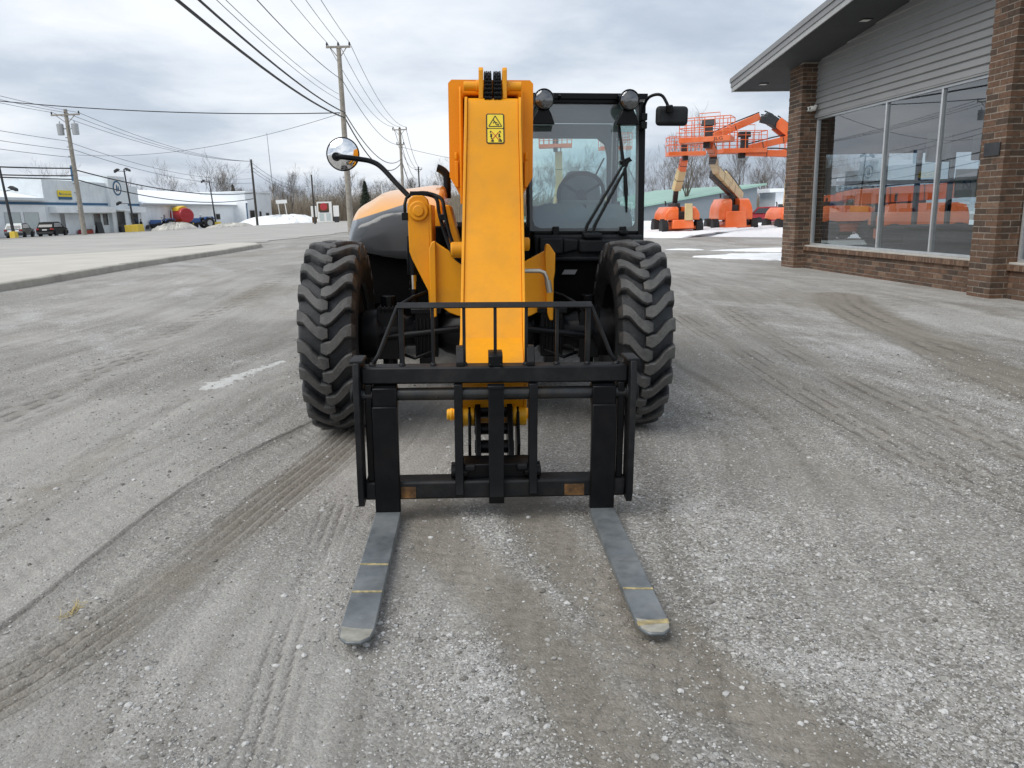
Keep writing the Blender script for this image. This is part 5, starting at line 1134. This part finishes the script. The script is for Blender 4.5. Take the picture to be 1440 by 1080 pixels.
# ------------------------------------------------------------------ overhead lines
def span(a, b, sag, r, label, m='wire', name='overhead_wire', group='overhead wires along the road', n=24):
    a, b = Vector(a), Vector(b)
    q = MB(); q.tube([a.lerp(b, i / n) - Vector((0, 0, 4 * sag * (i / n) * (1 - i / n))) for i in range(n + 1)], r, 5)
    tag(q.build(name, M[m], None), label, 'cable' if m == 'cable' else 'wire', group)
TH = 'thin grey wire strung between the wooden utility poles of the right-hand line'
pA = lambda dx, z: (-10.75 - .0245 * z + dx, 52.7, z); pB = lambda dx, z: (-12.9 - .0245 * z + dx, 95, z); pC = lambda dx, z: (-19 - .0245 * z + dx, 165, z); p0 = lambda dx, z: (-4.5 + dx, -14, z)
for dx in (-.72, 0, .72):
    span(pA(dx, 12.0), p0(dx, 12.0), 1.15, .016, TH); span(pA(dx, 12.0), pB(dx, 11.25), 1.2, .018, TH); span(pB(dx, 11.25), pC(dx, 10.5), 1.6, .03, TH)
for z, z2 in ((9.75, 9.3),):
    span(pA(.1, z), p0(.1, 9.75), 1.5, .020, TH); span(pA(.1, z), pB(.1, z2), 1.2, .022, TH); span(pB(.1, z2), pC(.1, 8.6), 1.8, .035, TH)
span(pA(-.2, 8.9), p0(-.2, 8.9), 1.35, .012, TH); span(pA(-.1, 8.5), p0(-.1, 8.5), 1.3, .012, TH)
span(pA(.15, 7.75), p0(.15, 7.75), 1.2, .036, 'upper of the two thick black cables sweeping down to the nearest wooden pole', 'cable', 'thick_cable'); span(pA(.1, 7.45), p0(.1, 7.45), 1.3, .044, 'lower of the two thick black cables sweeping down to the nearest wooden pole', 'cable', 'thick_cable')
span(pA(.1, 7.75), pB(0, 7.6), 1.5, .035, 'upper thick black cable between the first and second wooden poles', 'cable', 'thick_cable'); span(pA(.1, 7.45), pB(0, 7.2), 1.9, .045, 'lower thick black cable between the first and second wooden poles', 'cable', 'thick_cable')
span(pB(0, 7.6), pC(0, 7.), 2., .05, 'thick black cable running on beyond the second wooden pole', 'cable', 'thick_cable')
span(pA(-.2, 7.75), (-41., 57, 9.6), .5, .032, 'single black cable crossing the road from the nearest wooden pole to the left', 'cable', 'thick_cable')
span(pB(0, 9.), (13, 118, 8.2), 1.2, .022, 'thin wire leading right from the second pole behind the boom', 'wire')
span((-36.9, 68, 6.2), pA(-.2, 7.7), .9, .016, 'thin wire rising across the sky from the left pole to the nearest wooden pole')
TL = 'thin grey wire of the pole line in front of the dealership'
l1 = lambda dx, z: (-37.3 + dx, 68, z); l2 = lambda dx, z: (-37.4 + dx, 115, z); l0 = lambda dx, z: (-36. + dx, 26, z)
for dx in (-1.1, 0, 1.1):
    span(l1(dx, 9.6), l2(dx * .3, 8.6), .9, .02, TL); span(l1(dx, 9.6), l0(dx, 11.6), .9, .018, TL)
for z in (7.3, 6.6, 6.0): span(l1(0, z), l0(0, z + 1.2), .5, .02, TL)
span(l1(.1, 6.7), l2(0, 5.6), 1.0, .022, TL); span(l1(.1, 7.2), l2(0, 6.2), 1.0, .02, TL)
CB = 'cable_bundle'
span(l1(.2, 5.), l2(0, 4.2), .9, .055, 'upper dark cable bundle right of the transformer pole', 'cable', 'thick_cable'); span(l1(.2, 4.2), l2(0, 3.4), 1.1, .05, 'lower dark cable bundle right of the transformer pole', 'cable', 'thick_cable')
span(l1(-.1, 5.1), (-38, 20, 5.), .6, .055, 'upper dark cable bundle left of the transformer pole', 'cable', 'thick_cable'); span(l1(-.1, 4.5), (-38, 20, 4.6), .6, .05, 'middle dark cable bundle left of the transformer pole', 'cable', 'thick_cable'); span(l1(-.1, 4.2), (-38, 20, 4.), .3, .05, 'lowest dark cable bundle left of the transformer pole', 'cable', 'thick_cable')
for z in (8.5, 7.9, 7.4): span(l2(0, z), (-48, 190, z - .8), 1.5, .03, 'thin wire running on beyond the slender dark pole')

# ------------------------------------------------------------------ farm machines, person, small items across the road
def tractor(loc, rz, label, k=1., bar=True):
    t = thing('tractor', loc, rz, label, 'tractor'); t.scale = (k,) * 3
    q = MB(); q.box(-.28, .28, -1.55, -.25, .75, 1.25, tz=(.04, .04, .1, 0)); q.build('bonnet', M['tractorblue'], t, bevel=.06, seg=3)
    q = MB(); q.box(-.22, .22, -1.5, 1.0, .45, .76); q.box(-.6, .6, -1.25, -1.1, .35, .45); q.box(-.4, .4, .2, .9, .75, .85); q.build('frame', M['darkgrey'], t, bevel=.02)
    for s in (-1, 1):
        q = MB(); q.lathe([(-.15, .36), (-.16, .58), (-.12, .64), (.12, .64), (.16, .58), (.15, .36), (0, .34)], 'x', n=24); w = q.build('rear_wheel', M['rubberfar'], t); w.location = (s * .68, .65, .64)
        q = MB(); q.lathe([(-.1, 0), (-.12, .36), (.12, .36), (.1, 0)], 'x', n=16); q.build('rim', M['galv'], w)
        q = MB(); q.lathe([(-.1, .2), (-.11, .34), (.11, .34), (.1, .2)], 'x', n=20); w = q.build('front_wheel', M['rubberfar'], t); w.location = (s * .58, -1.15, .36)
        q = MB(); q.prism([(.05, 1.1), (.25, 1.38), (1.05, 1.38), (1.3, 1.1), (1.3, 1.05), (1.0, 1.3), (.3, 1.3), (.1, 1.05)], 'x', s * .68 - .18, s * .68 + .18); q.build('fender', M['tractorblue'], t)
    q = MB(); q.box(-.22, .22, .35, .75, .86, .98); q.box(-.22, .22, .72, .8, .98, 1.4); q.build('seat', M['seat'], t, bevel=.04)
    q = MB(); q.tube([(-.1, -.05, 1.5), (.1, -.05, 1.5)], .02, 6); q.tube([(0, -.3, 1.1), (0, -.05, 1.5)], .02, 6); q.lathe([(0, .17), (.03, .19), (.0, .2)], 'z', (0, -.05, 1.5), 16); q.build('steering_wheel', M['darkgrey'], t)
    if bar: q = MB(); q.tube([(-.55, 1.0, .8), (-.55, 1.0, 2.4), (.55, 1.0, 2.4), (.55, 1.0, .8)], .05, 8); q.build('roll_bar', M['galv'], t)
    q = MB(); q.box(-.75, .75, -2.3, -1.9, .2, .65, tz=(0, 0, .2, 0)); q.bar((-.4, -2., .5), (-.4, -.4, .9), .1, .12); q.bar((.4, -2., .5), (.4, -.4, .9), .1, .12); q.build('loader', M['darkgrey'] if bar else M['tractorblue'], t)
tractor((-53.6, 121.5, -1.2), R(-50), 'small blue utility tractor with a grey roll bar left of the red baler', 1.25)
tractor((-51.6, 131.5, -1.12), R(-40), 'bright blue tractor right of the red baler', 1.35, False)
bl_ = thing('hay_baler', (-53.2, 127.5, -1.2), R(-25), 'rounded red hay baler with yellow top and yellow base', 'baler'); bl_.scale = (1.25,) * 3
q = MB(); q.prism([(1.15 * math.cos(a) * (1.1 if math.cos(a) > 0 else .9), 1.75 + .95 * math.sin(a)) for a in [2 * math.pi * k / 20 for k in range(20)]], 'x', -.95, .95); q.build('drum_body', M['red'], bl_, bevel=.12, seg=3)
q = MB(); q.prism([(-.9, 2.3), (-.75, 2.72), (.2, 2.95), (.75, 2.7), (.5, 2.45)], 'x', -.75, .5); q.build('top_shield', M['balyellow'], bl_, bevel=.05)
q = MB(); q.box(-1.1, 1.1, -1.1, .9, .45, .78); q.box(-.2, .2, -2.2, -1.1, .5, .62); q.build('base_frame', M['balyellow'], bl_, bevel=.04)
for s in (-1, 1):
    q = MB(); q.lathe([(-.14, .2), (-.15, .42), (.15, .42), (.14, .2)], 'x', n=20); w = q.build('wheel', M['rubberfar'], bl_); w.location = (s * 1.2, .2, .42)
    q = MB(); q.box(s * .97 - .02, s * .97 + .02, -.5, .6, 1.5, 2.0); q.build('side_door', M['red'], bl_, bevel=.02)
def person(loc, rz):
    t = thing('person', loc, rz, 'person in dark clothes standing by the dealership entrance lamp post', 'person')
    me = bpy.data.meshes.new('body')
    V = [(0, 0, .95), (0, 0, 1.15), (0, 0, 1.38), (0, 0, 1.5), (0, -.02, 1.6), (0, -.01, 1.72), (.17, 0, 1.40), (.24, .0, 1.15), (.20, -.12, .92), (.19, -.16, .84), (-.17, 0, 1.40), (-.24, .0, 1.15), (-.2, -.10, .92), (-.19, -.14, .84), (.09, 0, .90), (.11, -.02, .48), (.11, .02, .08), (.11, -.12, .04), (-.09, 0, .90), (-.11, .02, .48), (-.12, .05, .08), (-.12, -.08, .04)]
    E_ = [(0, 1), (1, 2), (2, 3), (3, 4), (4, 5), (2, 6), (6, 7), (7, 8), (8, 9), (2, 10), (10, 11), (11, 12), (12, 13), (0, 14), (14, 15), (15, 16), (16, 17), (0, 18), (18, 19), (19, 20), (20, 21)]
    rad = [.15, .14, .16, .06, .085, .08, .075, .06, .045, .04, .075, .06, .045, .04, .10, .07, .05, .045, .10, .07, .05, .045]
    me.from_pydata(V, E_, []); o = bpy.data.objects.new('body', me); COL.objects.link(o); o.parent = t; me.materials.append(M['cloth'])
    o.modifiers.new('skin', 'SKIN'); s = o.modifiers.new('sub', 'SUBSURF'); s.levels = s.render_levels = 2
    for i, r in enumerate(rad): me.skin_vertices[0].data[i].radius = (r, r * .8)
    me.skin_vertices[0].data[0].use_root = True
    q = MB(); q.lathe([(-.09, .0), (-.07, .075), (.0, .098), (.07, .09), (.11, .05), (.12, 0)], 'z', (0, -.015, 1.70), 16); q.build('face', M['skin'], t)
    q = MB(); q.lathe([(.0, .104), (.05, .104), (.11, .06), (.13, 0)], 'z', (0, .0, 1.71), 16); q.build('hair', M['cloth'], t)
person((-54.2, 115.5, -1.3), R(160))
cr = thing('planter', (-56., 103.6, -1.3), 0, 'low dark red trough below the dealership windows', 'planter'); q = MB(); q.box(-.4, .4, -1.2, 1.2, 0, .5); q.build('trough', M['maroon'], cr, bevel=.04); q = MB(); q.box(-.3, .3, -1.1, 1.1, .5, .6); q.build('soil', M['darkgrey'], cr)
sw = thing('sandwich_board', (-55.2, 105.6, -1.3), R(60), 'dark sandwich board leaning beside the dealership entrance', 'sign board'); q = MB(); q.loft([[(-.45, -.4, 0), (.45, -.4, 0), (.45, -.34, 0), (-.45, -.34, 0)], [(-.4, -.05, 1.5), (.4, -.05, 1.5), (.4, 0, 1.5), (-.4, 0, 1.5)]]); q.build('front_panel', M['darkgrey'], sw); q = MB(); q.loft([[(-.45, .4, 0), (.45, .4, 0), (.45, .34, 0), (-.45, .34, 0)], [(-.4, .07, 1.5), (.4, .07, 1.5), (.4, .01, 1.5), (-.4, .01, 1.5)]]); q.build('rear_panel', M['darkgrey'], sw)
bn = thing('waste_bin', (-55.4, 111.8, -1.3), 0, 'low dark bin at the foot of the white entrance tower', 'bin'); q = MB(); q.box(-.35, .35, -.5, .5, 0, .7, tz=(-.04, -.04, -.04, -.04)); q.build('bin_body', M['darkgrey'], bn, bevel=.03); q = MB(); q.box(-.42, .42, -.57, .57, .702, .78); q.build('lid', M['darkgrey'], bn, bevel=.03)

# ------------------------------------------------------------------ bare trees, conifers, thicket
def bare_tree(seed, H, spread=1., upright=.5, trunk_r=.22, depth=6):
    rd = random.Random(seed); tr = MB(); cr_ = MB()
    def limb(p, d, L, r, lv):
        n = 4 if lv < 2 else 3; pts = [p]; q = p; dd = d
        for k in range(n):
            dd = (dd + Vector((rd.gauss(0, .13), rd.gauss(0, .13), rd.gauss(.02, .08) + .06 * upright))).normalized(); q = q + dd * L / n; pts.append(q)
        r1 = r * .62
        (tr if lv == 0 else cr_).tube(pts, [r + (r1 - r) * i / n for i in range(n + 1)], 7 if lv == 0 else 5 if lv == 1 else 3, cap=False)
        if lv >= depth: return
        kids = rd.choice((2, 3, 3)) if lv else rd.choice((3, 4, 5))
        for k in range(kids):
            u = rd.uniform(.45, 1.) if k else 1.; i = min(n, int(u * n + .5)); b = pts[i]
            ang = rd.uniform(.25, .75) * spread * (1. if lv else .8); az = rd.uniform(0, 6.283)
            o = dd.orthogonal().normalized(); w = dd.cross(o); nd = (dd * math.cos(ang) + (o * math.cos(az) + w * math.sin(az)) * math.sin(ang)); nd.z += .22 * upright; nd.normalize()
            limb(b, nd, L * rd.uniform(.60, .88), max(.011, r1 * rd.uniform(.55, .85)), lv + 1)
    limb(Vector((0, 0, -.2)), Vector((rd.gauss(0, .04), rd.gauss(0, .04), 1)).normalized(), H * .33, trunk_r, 0)
    return tr, cr_
PROTO = []
def proto(seed, H, **k):
    t = thing('bare_tree', (0, 0, 0), 0, 'x', 'tree'); a, b = bare_tree(seed, H, **k); a.build('trunk', M['bark'], t, recalc=False); b.build('crown', M['twig'], t, recalc=False, smooth=180); PROTO.append(t); return t
for s, H, k in ((1, 13, dict(spread=.9, upright=.7)), (2, 14, dict(spread=1.05, upright=.5)), (3, 12, dict(spread=.8, upright=1.)), (4, 15, dict(spread=1., upright=.6, trunk_r=.28)), (5, 11, dict(spread=1.1, upright=.6, trunk_r=.16)), (6, 14, dict(spread=.75, upright=1.1, trunk_r=.18))): proto(s, H, **k)
used = set()
def put_tree(i, x, y, k, label, group, z=None):
    o = PROTO[i] if i not in used else copy_tree(PROTO[i]); used.add(i)
    o.location = (x, y, gz(x) if z is None else z); o.rotation_euler = (0, R(random.uniform(-2.5, 0)), random.uniform(0, 6.28)); o.scale = (k * random.uniform(.9, 1.1), k * random.uniform(.9, 1.1), k)
    tag(o, label, 'tree', group)
put_tree(3, -67, 118, .72, 'wide bare tree rising behind the parapet of the white dealership', None)
put_tree(1, -71, 186, 1.2, 'broad bare tree behind the right part of the workshop roof', None)
put_tree(0, -79, 184, 1.0, 'narrower bare tree behind the middle of the workshop roof', None)
put_tree(2, -86.5, 182, .8, 'low bare tree behind the left part of the workshop roof', None)
rd = random.Random(5)
LTL = 'leafless grey-brown tree in the wood beyond the road on the left'
for k in range(44):
    x = -64 + 52 * (k + rd.random()) / 44; y = 172 + rd.uniform(-12, 45)
    put_tree(rd.randrange(6), x * y / 172, y, rd.uniform(.52, .84) * (1.15 if k % 7 == 0 else 1), LTL, 'bare trees of the left wood')
for k in range(5): put_tree(rd.randrange(6), -104 + 4.2 * k, 205 + rd.uniform(0, 20), rd.uniform(.62, .8), 'leafless tree in the row showing over the dealership roofs', 'bare trees over the dealership roofs')
LTR = 'leafless grey-brown tree in the wood beyond the snow on the right'
for k in range(46):
    x = -8 + 66 * (k + rd.random()) / 46; y = 128 + rd.uniform(-8, 36)
    put_tree(rd.randrange(6), x * y / 128, y, rd.uniform(.6, .98), LTR, 'bare trees of the right wood')
put_tree(2, 20.8, 96, .95, 'bare tree standing alone right of the cab beside the first boom lift', None, 0)
def thicket(name, x0, x1, y0, dy, n, h, label, zf):
    q_v = []; q_f = []; r = np.random.default_rng(len(name) + n)
    for k in range(n):
        x = r.uniform(x0, x1); y = y0 + r.uniform(0, dy); x *= y / y0; z = zf(x) - .1; hh = h * r.uniform(.35, 1.) * (1.3 if r.random() < .1 else 1); lx, ly = r.normal(0, .16) * hh, r.normal(0, .12) * hh; w = r.uniform(.02, .045)
        o = len(q_v)
        for t, ww in ((0, w), (.55, w * .7), (1., w * .3)):
            cx_, cy_ = x + lx * t * t, y + ly * t * t
            q_v += [(cx_ - ww, cy_, z + hh * t), (cx_ + ww, cy_ - ww, z + hh * t), (cx_, cy_ + ww, z + hh * t)]
        for a in (0, 3): q_f += [(o + a + j, o + a + (j + 1) % 3, o + a + 3 + (j + 1) % 3, o + a + 3 + j) for j in range(3)]
        for b_ in range(3):
            t = r.uniform(.3, .85); px_, py_, pz_ = x + lx * t * t, y + ly * t * t, z + hh * t; ex, ey, ez = r.normal(0, .35) * hh * .5, r.normal(0, .3) * hh * .5, hh * r.uniform(.1, .35)
            o = len(q_v); q_v += [(px_ - w * .5, py_, pz_), (px_ + w * .5, py_, pz_), (px_, py_ + w * .6, pz_), (px_ + ex, py_ + ey, pz_ + ez)]; q_f += [(o, o + 1, o + 3), (o + 1, o + 2, o + 3), (o + 2, o, o + 3)]
    me = bpy.data.meshes.new(name); me.from_pydata(q_v, [], q_f); me.materials.append(M['brush']); o = bpy.data.objects.new(name, me); COL.objects.link(o); tag(o, label, 'undergrowth', kind='stuff')
thicket('brush_thicket', -62, -6, 168, 30, 11000, 6.4, 'dry brown thicket along the foot of the left wood', gz)
thicket('brush_thicket', -12, 56, 122, 26, 9000, 4.6, 'dry brown thicket along the foot of the right wood', lambda x: 0.)
def conifer(x, y, H, label):
    t = thing('conifer', (x, y, gz(x)), 0, label, 'tree', None); q = MB(); q.tube([(0, 0, -.2), (0, 0, H)], [.16, .03], 7); q.build('trunk', M['bark'], t)
    rr_ = random.Random(int(x * 7)); V_ = []; F_ = []
    for k in range(2600):
        u = rr_.random() ** .75; z = H * (.1 + .9 * u); rad = (1 - u) * H * .24 * rr_.uniform(.35, 1.05) + .05; a = rr_.random() * 6.283; s = .34 * (1 - .5 * u)
        c = Vector((rad * math.cos(a), rad * math.sin(a), z - rad * .25)); d = Vector((math.cos(a), math.sin(a), -.35)) * s; w = Vector((-math.sin(a), math.cos(a), rr_.uniform(-.4, .4))) * s * .35; o = len(V_)
        V_ += [tuple(c - d + w * .4), tuple(c - d - w * .4), tuple(c + d - w), tuple(c + d + w)]; F_ += [(o, o + 1, o + 2, o + 3)]
    me = bpy.data.meshes.new('crown'); me.from_pydata(V_, [], F_); me.materials.append(M['needle']); c = bpy.data.objects.new('crown', me); COL.objects.link(c); c.parent = t
conifer(-27.5, 150, 7.5, 'dark conifer at the edge of the left wood beside the hood'); conifer(-63.5, 182, 9., 'narrow dark conifer behind the workshop end block'); conifer(-77, 176, 7., 'small dark conifer behind the workshop roof, left of the broad bare tree')
conifer(-88., 175, 7.5, 'lowest dark conifer showing over the roof near the dealership tower')
# dry grass tuft and far ground
q = MB(); rg = random.Random(3)
for k in range(26):
    a = rg.random() * 6.28; L = rg.uniform(.03, .10); q.tube([(-1.63 + rg.gauss(0, .012), 2.62 + rg.gauss(0, .03), .0), (-1.63 + L * .5 * math.cos(a), 2.62 + L * math.sin(a) * .9 + rg.gauss(0, .02), rg.uniform(.004, .022))], .0011, 3)
tag(q.build('dry_grass', M['straw'], None), 'little wisp of dry straw grass on the wheel-marked gravel at lower left', 'grass', kind='stuff')

# ------------------------------------------------------------------ camera, sky, light
cd = bpy.data.cameras.new('camera'); cam = bpy.data.objects.new('camera', cd); COL.objects.link(cam)
cam.location = (0, 0, 1.45); cam.rotation_euler = (R(90 - 12.5), 0, 0)
cd.sensor_width = 36; cd.lens = 27.2; cd.clip_start = .05; cd.clip_end = 3000
S.camera = cam
def world():
    w = bpy.data.worlds.new('World'); S.world = w; w.use_nodes = True; t = w.node_tree; n = t.nodes; n.clear(); L = t.links.new
    out = n.new('ShaderNodeOutputWorld'); bg = n.new('ShaderNodeBackground'); L(bg.outputs[0], out.inputs[0]); bg.inputs[1].default_value = .1
    sky = n.new('ShaderNodeTexSky'); sky.sky_type = 'NISHITA'; sky.sun_disc = False; sky.sun_elevation = R(48); sky.sun_rotation = R(-60); sky.air_density = 1.2; sky.dust_density = 2.
    tc = n.new('ShaderNodeTexCoord'); sp = n.new('ShaderNodeSeparateXYZ'); L(tc.outputs['Generated'], sp.inputs[0])
    # project the view direction on a flat cloud deck
    def mth(op, a, b=0., cl=False):
        q = n.new('ShaderNodeMath'); q.operation = op; q.use_clamp = cl
        for s, v in ((q.inputs[0], a), (q.inputs[1], b)):
            if hasattr(v, 'is_linked'): L(v, s)
            else: s.default_value = v
        return q.outputs[0]
    z = mth('ADD', mth('MAXIMUM', sp.outputs[2], 0.), .16)
    cb = n.new('ShaderNodeCombineXYZ'); L(mth('DIVIDE', sp.outputs[0], z), cb.inputs[0]); L(mth('DIVIDE', sp.outputs[1], z), cb.inputs[1])
    def nz(scale, det, rough, off, dist=.0):
        mp = n.new('ShaderNodeMapping'); mp.inputs['Location'].default_value = off; L(cb.outputs[0], mp.inputs[0])
        q = n.new('ShaderNodeTexNoise'); q.inputs['Scale'].default_value = scale; q.inputs['Detail'].default_value = det; q.inputs['Roughness'].default_value = rough; q.inputs['Distortion'].default_value = dist
        L(mp.outputs[0], q.inputs['Vector']); return q.outputs['Fac']
    def ramp(f, st):
        r = n.new('ShaderNodeValToRGB'); e = r.color_ramp.elements
        while len(e) < len(st): e.new(.5)
        for q, (p, c) in zip(e, st): q.position = p; q.color = (*c, 1)
        L(f, r.inputs[0]); return r.outputs[0]
    f = mth('ADD', mth('MULTIPLY', nz(.55, 6, .5, (3.1, 1.7, 0), .15), .83), mth('MULTIPLY', nz(2.1, 6, .6, (1.2, 5., 0), .2), .20))
    cl = ramp(f, [(.36, (2.5, 2.9, 3.55)), (.45, (3.3, 3.75, 4.4)), (.53, (4.55, 4.9, 5.4)), (.62, (5.75, 5.95, 6.2))])
    mx = n.new('ShaderNodeMix'); mx.data_type = 'RGBA'; L(ramp(f, [(.30, (.86,) * 3), (.45, (.96,) * 3)]), mx.inputs[0]); L(sky.outputs[0], mx.inputs[6]); L(cl, mx.inputs[7])
    L(mx.outputs[2], bg.inputs[0])
world()
ld = bpy.data.lights.new('sun', 'SUN'); ld.energy = 1.5; ld.angle = R(48); ld.color = (1, .965, .91); sun = bpy.data.objects.new('sun', ld); COL.objects.link(sun)
d = Vector((-.52, -.38, .80)); sun.rotation_euler = d.to_track_quat('Z', 'Y').to_euler(); sun.location = (-20, -10, 40)
v = S.view_settings; v.view_transform = 'Standard'; v.look = 'None'; v.exposure = .78; v.gamma = 1
S.cycles.use_denoising = True; S.cycles.max_bounces = 10; S.cycles.transparent_max_bounces = 16; S.cycles.caustics_reflective = False; S.cycles.caustics_refractive = False
